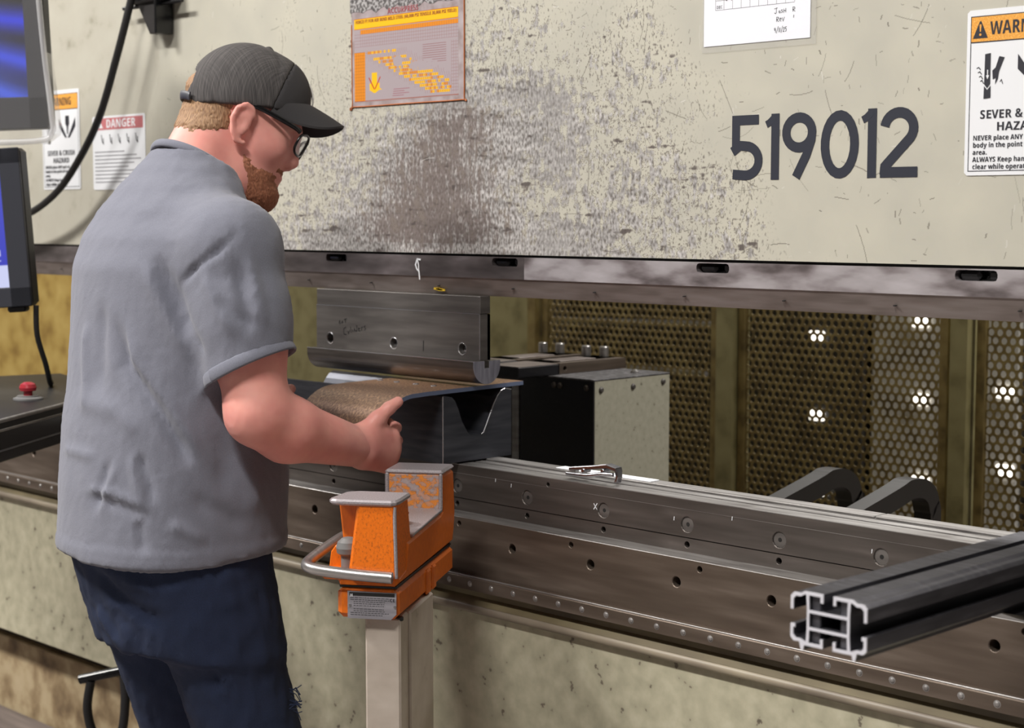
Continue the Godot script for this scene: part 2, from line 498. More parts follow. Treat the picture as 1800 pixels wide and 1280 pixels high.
# =====================================================================  lamps and hall
func lamps() -> void:
	# rows of ceiling lamps: [x, z, length along x, width along z, energy]
	var spots := [[-4.3, 1.0, 1.6, 0.5, 1.08], [-0.9, 0.9, 1.2, 0.3, 0.64], [0.6, -3.5, 1.6, 0.5, 0.55], [-6.8, -1.0, 1.6, 0.5, 0.45], [-3.2, -5.4, 1.6, 0.5, 0.5]]
	var names := ["behind the worker's left", "behind the worker's right", "beyond the right end of the machine", "beyond the left end of the machine", "added to light the space behind the machine"]  # last lamp is unseen, added to brighten what lies behind the guard
	for i in spots.size():
		var q = spots[i]
		var t := thing("ceiling_lamp", "long white ceiling lamp " + names[i], "lamp", Vector3(q[0], 4.6, q[1]), "ceiling lamps")
		var s := begin()
		box(s, Vector3(q[0] - q[2] / 2 - 0.04, 4.63, q[1] - q[3] / 2 - 0.04), Vector3(q[0] + q[2] / 2 + 0.04, 4.75, q[1] + q[3] / 2 + 0.04), 0.01)
		put(s, "housing", M.lamp_body, t)
		s = begin()
		box(s, Vector3(q[0] - q[2] / 2, 4.61, q[1] - q[3] / 2), Vector3(q[0] + q[2] / 2, 4.63, q[1] + q[3] / 2))
		put(s, "diffuser", M.glow, t)
		var a := AreaLight3D.new()
		a.name = "lamp_light"
		a.area_size = Vector2(q[2], q[3])
		a.light_energy = 34.0 * q[4]
		a.light_color = Color(1.0, 0.985, 0.965)
		a.shadow_enabled = true
		a.area_range = 30.0
		t.add_child(a)
		a.position = Vector3(0, 0, 0)
		a.rotation_degrees = Vector3(-90, 0, 0)

func room() -> void:
	var lo := Vector3(-9, 0, -7.5); var hi := Vector3(5, 5.2, 5)
	var w := 0.2
	var parts := [["floor", Vector3(lo.x - w, -w, lo.z - w), Vector3(hi.x + w, 0, hi.z + w), M.floor],
		["ceiling", Vector3(lo.x - w, hi.y, lo.z - w), Vector3(hi.x + w, hi.y + w, hi.z + w), M.ceiling],
		["wall_left", Vector3(lo.x - w, 0, lo.z), Vector3(lo.x, hi.y, hi.z), M.wall],
		["wall_right", Vector3(hi.x, 0, lo.z), Vector3(hi.x + w, hi.y, hi.z), M.wall],
		["wall_back", Vector3(lo.x, 0, lo.z - w), Vector3(hi.x, hi.y, lo.z), M.wall],
		["wall_front", Vector3(lo.x, 0, hi.z), Vector3(hi.x, hi.y, hi.z + w), M.wall]]
	for p in parts:
		var s := begin()
		box(s, p[1], p[2])
		structure(put(s, p[0], p[3], self))

# =====================================================================  the press brake
func blob(x: float, y: float, cx: float, cy: float, sx: float, sy: float) -> float:
	var a := (x - cx) / sx
	var b := (y - cy) / sy
	return exp(-a * a - b * b)

# worn paint of the ram face: cream paint, bare scraped metal, brown grease stains, chips and scratches, each with its own outline
func ram_texture(x0: float, x1: float, y0: float, y1: float, W: int, H: int) -> ImageTexture:
	var mid := noise_img(61, 0.035, 4, W, H, 1.0, 1.0).get_data()
	var fin := noise_img(62, 0.16, 3, W, H, 1.0, 1.6).get_data()
	var big := noise_img(63, 0.006, 4, W, H, 1.0, 1.0).get_data()
	var ver := noise_img(64, 0.09, 3, W, H, 1.0, 5.0).get_data()
	var hor := noise_img(65, 0.05, 3, W, H, 7.0, 1.0).get_data()
	# slow masks on a coarse grid
	var cw := 128; var ch := 32
	var wear := PackedFloat32Array(); var stain := PackedFloat32Array()
	for j in ch:
		for i in cw:
			var x := lerpf(x0, x1, (i + 0.5) / cw); var y := lerpf(y1, y0, (j + 0.5) / ch)
			var edge := clampf((1.42 - y) / 0.09, 0, 1) * clampf((-1.2 - x) / 0.7, 0.15, 1) * clampf((x + 3.1) / 0.3, 0, 1)
			wear.append(minf(0.98, 0.22 + 0.55 * blob(x, y, -2.35, 1.48, 0.55, 0.22) + 0.42 * edge + 0.30 * blob(x, y, -1.72, 1.43, 0.16, 0.07) + 0.25 * blob(x, y, -2.05, 1.62, 0.3, 0.2) - 0.16 * clampf((x + 1.75) / 0.3, 0, 1)))
			stain.append(0.85 * blob(x, y, -2.36, 1.46, 0.22, 0.11) + 0.6 * blob(x, y, -2.27, 1.58, 0.12, 0.06) + 0.6 * blob(x, y, -2.40, 1.37, 0.34, 0.05) + 0.38 * blob(x, y, -2.15, 1.48, 0.40, 0.22))
	var dst := PackedByteArray()
	dst.resize(W * H * 3)
	for j in H:
		var cj := mini(ch - 1, j * ch / H) * cw
		for i in W:
			var k := j * W + i
			var ci := cj + mini(cw - 1, i * cw / W)
			var m := mid[k] / 255.0; var f := fin[k] / 255.0; var b := big[k] / 255.0; var v := ver[k] / 255.0
			var q := m * 0.45 + f * 0.25 + v * 0.30
			var wv := wear[ci] + (b - 0.5) * 0.35
			var r := 184.0 + (b - 0.5) * 14.0; var g := 181.0 + (b - 0.5) * 13.0; var bl := 168.0 + (b - 0.5) * 10.0
			var t := 1.0 - wv * 0.78
			if q > t:
				var e := minf(1.0, (q - t) * 14.0)
				var gr := 146.0 + (f - 0.5) * 110.0 + (hor[k] / 255.0 - 0.5) * 50.0
				r = lerpf(r, gr + 4, e); g = lerpf(g, gr + 1, e); bl = lerpf(bl, gr - 1, e)
				if q - t < 0.018 and wv > 0.2: r *= 0.72; g *= 0.70; bl *= 0.68
			if f < 0.34 and wv > 0.30:
				var e4 := minf(0.7, (0.34 - f) * 7.0 * minf(1.0, (wv - 0.30) * 4.0))
				r = lerpf(r, 96, e4); g = lerpf(g, 90, e4); bl = lerpf(bl, 84, e4)
			var st := stain[ci] * 0.85
			var z := v * 0.5 + m * 0.3 + f * 0.2
			if z < st * 0.80:
				var e2 := minf(0.7, (st * 0.80 - z) * 2.6)
				r = lerpf(r, 96, e2); g = lerpf(g, 84, e2); bl = lerpf(bl, 80, e2)
			var dk := hor[k] / 255.0 * 0.6 + m * 0.4
			if dk < 0.30 and wv > 0.45:
				var e3 := minf(0.8, (0.30 - dk) * 9.0)
				r = lerpf(r, 70, e3); g = lerpf(g, 62, e3); bl = lerpf(bl, 60, e3)
			dst[k * 3] = clampi(int(r), 0, 255); dst[k * 3 + 1] = clampi(int(g), 0, 255); dst[k * 3 + 2] = clampi(int(bl), 0, 255)
	var img := Image.create_from_data(W, H, false, Image.FORMAT_RGB8, dst)
	# scratches and chips
	var rng := RandomNumberGenerator.new()
	rng.seed = 77
	for n in 1500:
		var p := Vector2(rng.randf() * W, rng.randf() * H)
		if p.x < W * 0.2 and rng.randf() < 0.8: continue
		var a := rng.randf_range(-0.5, 0.5) + (PI / 2 if rng.randf() < 0.65 else 0.0)
		var L := rng.randf_range(2, 12) if rng.randf() < 0.85 else rng.randf_range(12, 60)
		var c := c8(112, 108, 98) if rng.randf() < 0.7 else (c8(90, 84, 76) if rng.randf() < 0.6 else c8(204, 202, 196))
		var al := rng.randf_range(0.35, 0.85)
		var wd := 1 if rng.randf() < 0.75 else 2
		var d := Vector2(cos(a), sin(a))
		var bend := rng.randf_range(-0.02, 0.02)
		for t in int(L):
			for w in wd:
				var ix := int(p.x) + w; var iy := int(p.y)
				if ix >= 0 and iy >= 0 and ix < W and iy < H:
					img.set_pixel(ix, iy, img.get_pixel(ix, iy).lerp(c, al))
			p += d
			d = d.rotated(bend)
	img.generate_mipmaps()
	return ImageTexture.create_from_image(img)

func ram() -> void:
	var t := thing("press_brake_ram", "large worn cream-painted upper beam of the press brake carrying the number 519012", "machine beam", Vector3(-2.6, 1.255, -2.1))
	# body
	var s := begin()
	box(s, Vector3(-4.9, 1.334, -2.24), Vector3(-0.5, 2.7, -2.102), 0.003)
	put(s, "beam_body", M.plain_paint, t)
	var fm := StandardMaterial3D.new()
	fm.albedo_texture = ram_texture(-3.25, -1.0, 1.331, 1.94, 2048, 555)
	fm.roughness = 0.5
	s = begin()
	uvquad(s, Vector3(-3.25, 1.331, -2.1), Vector3(-3.25, 1.94, -2.1), Vector3(-1.0, 1.94, -2.1), Vector3(-1.0, 1.331, -2.1))
	quad(s, Vector3(-3.25, 1.331, -2.1), Vector3(-3.25, 1.331, -2.104), Vector3(-1.0, 1.331, -2.104), Vector3(-1.0, 1.331, -2.1), Vector3.DOWN)
	put(s, "front_plate", fm, t)
	s = begin()
	box(s, Vector3(-4.9, 1.331, -2.104), Vector3(-3.25, 1.94, -2.1))
	put(s, "front_plate", M.plain_paint, t)
	s = begin()
	box(s, Vector3(-1.0, 1.331, -2.104), Vector3(-0.5, 1.94, -2.1))
	put(s, "front_plate", M.plain_paint, t)
	# clamp bar under the seam: upright upper band, lower band leaning back
	var slots := [-3.087, -2.6215, -2.1405, -1.667, -1.2005, -0.73]
	s = begin()
	# the upper band, cut round the slots
	var x := -4.9
	for c in slots + [99.0]:
		var a: float = c - 0.033; var b: float = c + 0.033
		if c > 50: a = -0.5
		box(s, Vector3(x, 1.2875, -2.14), Vector3(a, 1.3265, -2.098))
		if c < 50:
			box(s, Vector3(a, 1.2875, -2.14), Vector3(b, 1.3095, -2.098))
			box(s, Vector3(a, 1.3095, -2.14), Vector3(b, 1.3265, -2.122))
			box(s, Vector3(a, 1.3248, -2.122), Vector3(b, 1.3265, -2.098))
			for sd in [-1.0, 1.0]:
				for e in [1.3095, 1.3248]:
					var cx: float = c + 0.033 * sd
					var sy := 1.0 if e < 1.315 else -1.0
					prism(s, PackedVector2Array([Vector2(cx, e), Vector2(cx - 0.0055 * sd, e), Vector2(cx - 0.0016 * sd, e + 0.0016 * sy), Vector2(cx, e + 0.0055 * sy)]), 0.024, Transform3D(Basis(), Vector3(0, 0, -2.122)))
		x = b
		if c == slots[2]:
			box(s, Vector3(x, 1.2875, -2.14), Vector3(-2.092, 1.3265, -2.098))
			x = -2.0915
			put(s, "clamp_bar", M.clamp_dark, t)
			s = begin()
	put(s, "clamp_bar", M.clamp_bar, t)
	s = begin()
	box(s, Vector3(-4.9, 1.3255, -2.16), Vector3(-0.5, 1.3345, -2.108))
	put(s, "seam_gap", M.hole, t)
	s = begin()
	var holes := []
	for k in 22: holes.append([-4.7 + k * 0.198, 1.2695, 0.0028, 0.01])
	along_x(s, [[-2.1, 1.2875], [-2.112, 1.2545], [-2.15, 1.2545], [-2.15, 1.2875]], -4.9, -0.5, 0.0)
	put(s, "lower_band", M.clamp_low, t)
	for h in holes:
		s = begin()
		rod(s, Vector3(h[0], 1.2705, -2.104), Vector3(h[0], 1.2695, -2.1046 + 0.0004), 0.003, 10)
		put(s, "screw_hole", M.hole, t)
	for c in slots:
		# dark bolt and washer sitting in each oblong slot
		s = begin()
		box(s, Vector3(c - 0.033, 1.3095, -2.1215), Vector3(c + 0.033, 1.3247, -2.1205))
		box(s, Vector3(c - 0.031, 1.3105, -2.1205), Vector3(c + 0.004, 1.3235, -2.103), 0.005)
		var o := put(s, "slot_insert", M.black_gloss, t)
		s = begin()
		box(s, Vector3(c + 0.014, 1.312, -2.1205), Vector3(c + 0.029, 1.324, -2.108), 0.003)
		put(s, "bolt", M.black, o)
	# painted number 519012
	var y0 := 1.4557; var h := 0.1008
	var w := 0.0152
	var digits := [["five", -1.6323, -1.5727], ["one", -1.5662, -1.5415], ["nine", -1.5362, -1.4735], ["zero", -1.4653, -1.398], ["one", -1.3921, -1.3678], ["two", -1.362, -1.2986]]
	for d in digits:
		var X0: float = d[1]; var X1: float = d[2]; var ww := X1 - X0
		var xf := Transform3D(Basis(), Vector3(X0, y0, -2.0994))
		s = begin()
		var hw := w / 2
		match d[0]:
			"five":
				stroke(s, xf, [Vector2(ww - 0.008, h - hw), Vector2(hw, h - hw), Vector2(hw, h * 0.48)], w)
				xf.origin.z += 0.0001
				stroke(s, xf, [Vector2(0.001, h * 0.44), Vector2(ww * 0.26, h * 0.535)] + arc(Vector2(ww * 0.45, h * 0.30), Vector2(ww * 0.55 - hw, h * 0.30 - hw), 88, -100, 16) + [Vector2(0.002, h * 0.095)], w)
			"one":
				stroke(s, xf, [Vector2(ww - hw, 0), Vector2(ww - hw, h)], w)
				xf.origin.z += 0.0001
				stroke(s, xf, [Vector2(0, h * 0.84), Vector2(ww * 0.25, h * 0.87), Vector2(ww - hw, h - 0.004)], w * 0.72)
			"nine":
				stroke(s, xf, arc(Vector2(ww / 2, h * 0.70), Vector2(ww / 2 - hw, h * 0.30 - hw), 0, 345, 24), w, true)
				xf.origin.z += 0.0001
				stroke(s, xf, [Vector2(ww - hw, h * 0.70), Vector2(ww - hw - 0.0015, h * 0.58), Vector2(ww * 0.72, h * 0.36), Vector2(ww * 0.42, 0.003)], w)
			"zero":
				stroke(s, xf, arc(Vector2(ww / 2, h / 2), Vector2(ww / 2 - hw, h / 2 - hw), 0, 345, 24), w, true)
			"two":
				stroke(s, xf, arc(Vector2(ww / 2, h * 0.70), Vector2(ww / 2 - hw, h * 0.30 - hw), 172, -38, 16) + [Vector2(ww * 0.14, h * 0.16), Vector2(hw, 0.004)], w)
				xf.origin.z += 0.0001
				stroke(s, xf, [Vector2(0.001, hw), Vector2(ww, hw)], w)
		put(s, "digit", M.ink, t)
	# white chalk mark and a scrap of yellow tape on the clamp bar
	s = begin()
	var cx := Transform3D(Basis(), Vector3(-2.372, 1.272, -2.0965))
	stroke(s, cx, [Vector2(0.006, 0.046), Vector2(-0.004, 0.047), Vector2(-0.009, 0.036), Vector2(-0.005, 0.028), Vector2(0.001, 0.024), Vector2(0.003, 0.008)], 0.0032)
	stroke(s, cx, [Vector2(-0.004, 0.047), Vector2(0.0, 0.036), Vector2(0.0, 0.026)], 0.0026)
	put(s, "chalk_mark", M.white, t)
	s = begin()
	for k in 3: box(s, Vector3(-2.338 + k * 0.006, 1.262 - k * 0.001, -2.1065), Vector3(-2.322 + k * 0.007, 1.266 - k * 0.001, -2.1045))
	put(s, "yellow_tape", mat(c8(214, 176, 40), 0.6), t)

func platform() -> void:
	var t := thing("floor_platform", "low worn wooden platform on the floor at the lower left corner", "platform", Vector3(-4.0, 0.0, -1.7))
	var wood := []
	for k in 3:
		wood.append(nmat(noise_img(90 + k, 0.03, 4, 256, 256, 8.0, 1.0), [[0.0, c8(74 + k * 5, 66 + k * 4, 62 + k * 4)], [1.0, c8(118 + k * 6, 106 + k * 5, 100 + k * 5)]], 0.5, 0.8))
	for k in 8:
		var s := begin()
		var z := -2.075 + k * 0.112
		box(s, Vector3(-4.85, 0.086, z), Vector3(-3.42, 0.1105 + 0.001 * (k % 3), z + 0.106), 0.003)
		put(s, "plank", wood[k % 3], t)
	for x in [-4.8, -4.15, -3.5]:
		var s := begin()
		box(s, Vector3(x, 0.0, -2.07), Vector3(x + 0.06, 0.086, -1.19), 0.002)
		put(s, "bearer", wood[0], t)

func bed() -> void:
	var t := thing("press_brake_bed", "long dark steel bed of the press brake with rows of holes above a cream panel", "machine bed", Vector3(-2.6, 0.0, -2.05))
	var X0 := -4.9; var X1 := -0.5
	# rail: body, grooved top strips, face with counterbores
	var s := begin()
	along_x(s, [[-2.05, 0.9495], [-2.05, 0.948], [-2.08, 0.948], [-2.08, 0.80], [-2.15, 0.80], [-2.15, 0.9495], [-2.118, 0.9495], [-2.118, 0.942], [-2.110, 0.942], [-2.110, 0.9495], [-2.092, 0.9495], [-2.092, 0.943], [-2.084, 0.943], [-2.084, 0.9495]], X0, X1)
	put(s, "rail_top", M.steel_light, t)
	s = begin()
	box(s, Vector3(X0, 0.9495, -2.152), Vector3(-1.372, 0.9525, -2.119), 0.001)
	put(s, "rear_strip", M.steel_light, t)
	s = begin()
	box(s, Vector3(-1.370, 0.9495, -2.152), Vector3(X1, 0.9525, -2.119), 0.001)
	put(s, "rear_strip", M.steel_light, t)
	var face := Transform3D(Basis(), Vector3(0, 0, -2.05))
	var cb := []; var bh := []; var lh := []
	for k in 22:
		var x := -4.74 + k * 0.1803 - 0.0003
		if x < X1 - 0.05:
			cb.append([x, 0.9085, 0.0135, 0.004])
			bh.append([x, 0.876, 0.0058, 0.02])
	cb.append([-1.985, 0.9375, 0.0042, 0.012])
	s = begin()
	holed(s, X0, X1, 0.888, 0.9483, cb, face)
	put(s, "rail_face", M.steel_dark, t)
	for c in cb:
		if c[2] < 0.01: continue
		s = begin()
		lathe(s, Transform3D(Basis(Vector3.RIGHT, -PI / 2).inverse(), Vector3(c[0], c[1], -2.054)), [[0.0125, 0.0], [0.0118, 0.0018], [0.0035, 0.0018], [0.003, 0.0008], [0, 0.0008]], 18)
		var o := put(s, "cap_screw", M.punch, t)
		s = begin()
		rod(s, Vector3(c[0], c[1], -2.0534), Vector3(c[0], c[1], -2.0519), 0.0034, 6)
		put(s, "socket", M.hole, o)
	s = begin()
	box(s, Vector3(X0, 0.9325, -2.0499), Vector3(X1, 0.9331, -2.0497))
	put(s, "scribed_line", M.steel_light, t)
	s = begin()
	box(s, Vector3(X0, 0.886, -2.056), Vector3(X1, 0.889, -2.0515))
	put(s, "joint_gap", M.hole, t)
	s = begin()
	holed(s, X0, X1, 0.864, 0.8865, bh, face)
	put(s, "lower_rail_face", M.steel_dark, t)
	# ledge and lower plate
	s = begin()
	box(s, Vector3(X0, 0.858, -2.08), Vector3(X1, 0.864, -2.0065), 0.001)
	put(s, "ledge", M.steel_light, t)
	for k in 22:
		var x := -4.735 + k * 0.1843 + 0.0
		lh.append([-4.794 + k * 0.18435, 0.8245, 0.0095, 0.035])
	for k in 15:
		lh.append([-4.64 + k * 0.2752 - 0.0006, 0.8515, 0.0058, 0.02])
	s = begin()
	holed(s, X0, X1, 0.757, 0.8632, lh, Transform3D(Basis(), Vector3(0, 0, -2.006)))
	put(s, "lower_plate", M.steel_brown, t)
	# riveted strip
	s = begin()
	along_x(s, [[-2.0, 0.7385], [-1.992, 0.7395], [-1.992, 0.7605], [-1.995, 0.7635], [-2.03, 0.765], [-2.03, 0.7385]], X0, X1)
	put(s, "strip", M.steel_brown, t)
	s = begin()
	tube(s, PackedVector3Array([Vector3(X0, 0.7635, -1.9945), Vector3(X1, 0.7635, -1.9945)]), 0.0016, 6)
	put(s, "strip_edge", M.steel_light, t)
	var rv := begin()
	lathe(rv, Transform3D(Basis(Vector3.RIGHT, PI / 2), Vector3.ZERO), [[0, 0.0018], [0.002, 0.0016], [0.0036, 0.0009], [0.0044, -0.0002], [0.0056, -0.0002], [0.0056, -0.001]], 12)
	rv.generate_normals()
	var rmesh := rv.commit()
	for k in 80:
		var o := inst(rmesh, "rivet", M.steel_light, t)
		o.position += Vector3(-4.88 + k * 0.0541, 0.7505, -1.9917)
	# dirty trough, rounded lip, panel, gap, plinth
	s = begin()
	along_x(s, [[-2.012, 0.742], [-2.012, 0.724], [-1.998, 0.712], [-2.05, 0.712], [-2.05, 0.742]], X0, X1)
	put(s, "trough", nmat(noise_img(71, 0.03, 4, 512, 256, 6.0, 1.0), [[0.0, c8(66, 56, 40)], [0.5, c8(104, 94, 70)], [1.0, c8(140, 130, 100)]], 0.8, 0.5), t)
	s = begin()
	tube(s, PackedVector3Array([Vector3(X0, 0.7045, -2.003), Vector3(X1, 0.7045, -2.003)]), 0.0085, 12)
	put(s, "rounded_lip", nmat(noise_img(72, 0.03, 4, 512, 256, 6.0, 1.0), [[0.0, c8(96, 86, 76)], [0.4, c8(136, 126, 110)], [1.0, c8(172, 162, 138)]], 0.9, 0.45), t)
	s = begin()
	box(s, Vector3(X0, 0.352, -2.08), Vector3(X1, 0.70, -2.008), 0.003)
	put(s, "front_panel", M.beige_dirty, t)
	s = begin()
	box(s, Vector3(X0, 0.299, -2.25), Vector3(X1, 0.353, -2.10))
	put(s, "gap_liner", mat(c8(60, 48, 42), 0.7), t)
	s = begin()
	box(s, Vector3(X0, 0.0, -2.4), Vector3(X1, 0.300, -2.08), 0.003)
	put(s, "plinth", nmat(noise_img(73, 0.014, 5, 512, 512), [[0.0, c8(96, 78, 58)], [0.35, c8(146, 126, 96)], [0.6, c8(176, 158, 126)], [1.0, c8(190, 174, 144)]], 1.0, 0.65), t)
	s = begin()
	box(s, Vector3(X0, 0.36, -2.26), Vector3(X1, 0.80, -2.085))
	put(s, "bed_core", M.black, t)
	# chalk cross and chalk ticks on the rail
	s = begin()
	var cx := Transform3D(Basis(), Vector3(-1.873, 0.913, -2.0494))
	stroke(s, cx, [Vector2(-0.004, -0.005), Vector2(0.004, 0.006)], 0.0015)
	stroke(s, cx, [Vector2(-0.004, 0.005), Vector2(0.0035, -0.005)], 0.0013)
	for q in [[-2.115, 0.93], [-2.075, 0.925], [-1.702, 0.915], [-1.33, 0.915], [-1.585, 0.93]]:
		stroke(s, Transform3D(Basis(), Vector3(q[0], q[1], -2.0494)), [Vector2(0, -0.003), Vector2(0.0006, 0.0035)], 0.0013)
	put(s, "chalk_mark", M.white, t)

# perforated sheet: staggered round holes, each cut through the sheet
func perforated(x0: float, x1: float, y0: float, y1: float, z: float, pitch: float, r: float, s: SurfaceTool) -> void:
	var ry := pitch * 0.866
	var rows := int((y1 - y0) / ry)
	var cols := int((x1 - x0) / pitch)
	var hx := pitch / 2; var hy := pitch / sqrt(3.0)
	for j in rows:
		var off := pitch * 0.5 if j % 2 else 0.0
		for i in cols:
			var c := Vector3(x0 + hx + i * pitch + off, y0 + ry / 2 + j * ry, z)
			for k in 6:
				var a0 := TAU * k / 6 + PI / 6; var a1 := TAU * (k + 1) / 6 + PI / 6
				var e0 := c + Vector3(cos(a0) * hy, sin(a0) * hy, 0); var e1 := c + Vector3(cos(a1) * hy, sin(a1) * hy, 0)
				var f0 := c + Vector3(cos(a0) * r, sin(a0) * r, 0); var f1 := c + Vector3(cos(a1) * r, sin(a1) * r, 0)
				var am := (a0 + a1) / 2
				var fm := c + Vector3(cos(am) * r, sin(am) * r, 0)
				tri(s, e0, f0, fm, Vector3.BACK); tri(s, e0, fm, e1, Vector3.BACK); tri(s, e1, fm, f1, Vector3.BACK)
				var b := Vector3(0, 0, -0.003)
				quad(s, f0, fm, fm + b, f0 + b, c - fm); quad(s, fm, f1, f1 + b, fm + b, c - fm)

func rear_guard() -> void:
	var z := -3.4
	var labels := ["brown perforated guard panel behind the gauge box", "brown perforated guard panel between two upright posts in the gap", "brown perforated guard panel at the right edge behind the machine"]
	var spans := [[-3.30, -2.69], [-2.60, -2.02], [-1.925, -1.2]]
	for i in 3:
		var x0: float = spans[i][0]; var x1: float = spans[i][1]
		var t := thing("guard_panel", labels[i], "guard panel", Vector3((x0 + x1) / 2, 0.45, z), "perforated guard panels")
		var s := begin()
		perforated(x0 + 0.01, x1 - 0.01, 0.46, 1.36, z, 0.0215, 0.0078, s)
		var o := put(s, "perforated_sheet", M.perforated, t)
		o.set_meta("kind", "stuff")
		s = begin()
		box(s, Vector3(x0 - 0.012, 0.0, z - 0.008), Vector3(x0 + 0.012, 1.4, z + 0.006), 0.002)
		put(s, "frame", M.perforated, t)
		s = begin()
		box(s, Vector3(x1 - 0.012, 0.0, z - 0.008), Vector3(x1 + 0.012, 1.4, z + 0.006), 0.002)
		put(s, "frame", M.perforated, t)
	var posts := [[-3.36, -3.322, "narrow brown upright post at the left of the perforated panels", M.perforated], [-2.675, -2.615, "broad olive upright post between the perforated panels", M.olive], [-1.998, -1.948, "pale yellow-green upright post near the right edge behind the machine", M.olive]]
	for p in posts:
		var s := begin()
		box(s, Vector3(p[0], 0.0, z - 0.05), Vector3(p[1], 2.2, z + 0.02), 0.004)
		tag(put(s, "upright_post", p[3], self), p[2], "post", "upright posts of the rear guard")
	var s := begin()
	box(s, Vector3(-4.75, 0.0, z - 0.03), Vector3(-3.372, 2.2, z), 0.003)
	tag(put(s, "rear_panel", M.olive, self), "plain olive sheet panel seen below the ram beside the worker", "panel")
	s = begin()
	box(s, Vector3(-8.2, 0.0, z - 0.03), Vector3(-4.8, 2.2, z - 0.002), 0.003)
	tag(put(s, "stained_panel", M.yellow_wall, self), "stained yellow panel at the left edge behind the black console", "panel")
	# added for dark and bright depths behind the guard: dark cabinet, pale cabinet, glowing spots
	s = begin()
	box(s, Vector3(-4.6, 0.0, -4.9), Vector3(-2.86, 2.1, -4.35), 0.01)  # dark box put in for the unlit depth behind the mesh
	tag(put(s, "dark_backing", mat(c8(40, 36, 30), 0.6), self), "dark cabinet added for the dark space behind the guard", "backing")
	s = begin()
	box(s, Vector3(-2.84, 0.0, -4.9), Vector3(-2.34, 2.1, -4.35), 0.01)  # pale box put in for the bright ground behind the mesh
	tag(put(s, "pale_backing", mat(c8(190, 188, 182), 0.6), self), "pale grey cabinet added for the brightness behind the guard", "backing")
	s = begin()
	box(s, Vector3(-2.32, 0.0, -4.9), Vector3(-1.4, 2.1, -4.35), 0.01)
	tag(put(s, "dark_backing", mat(c8(44, 40, 32), 0.6), self), "dark cabinet added for the dark space behind the right-hand perforated panel", "backing")
	var q := [[-3.034, 1.024], [-3.029, 0.777], [-3.013, 0.540], [-2.665, 1.088], [-2.659, 0.854], [-2.654, 0.612], [-2.385, 0.897], [-2.379, 0.670]]
	var nm := ["upper of three behind the middle panel", "middle of three behind the middle panel", "lowest of three behind the middle panel", "upper of three beside the pale post", "middle of three beside the pale post", "lowest of three beside the pale post", "upper of two behind the right panel", "lower of two behind the right panel"]
	for i in q.size():  # boxes glow to stand for bright spots of unknown source
		s = begin()
		box(s, Vector3(q[i][0] - 0.026, q[i][1] - 0.017, -4.352), Vector3(q[i][0] + 0.026, q[i][1] + 0.017, -4.335), 0.004)
		tag(put(s, "glowing_spot", M.glow, self), "small glowing white box for a bright spot, " + nm[i], "lamp", "small glowing spots behind the guard")
	s = begin()
	box(s, Vector3(-4.16, 0.0, -4.34), Vector3(-4.10, 1.5, -3.94), 0.004)
	tag(put(s, "rod_rack", mat(c8(60, 54, 44), 0.6), self), "dark upright rack holding steel rods behind the left perforated panel", "rack")
	for i in 3:
		s = begin()
		var y: float = [1.2, 1.05, 0.9][i]
		rod(s, Vector3(-4.1, y, -4.0), Vector3(-3.0 - 0.1 * i, y + 0.02, -4.0), 0.012, 10)
		tag(put(s, "stored_rod", M.steel_light, self), ["topmost", "middle", "lowest"][i] + " pale steel rod stored behind the left perforated panel", "rod", "steel rods behind the guard")

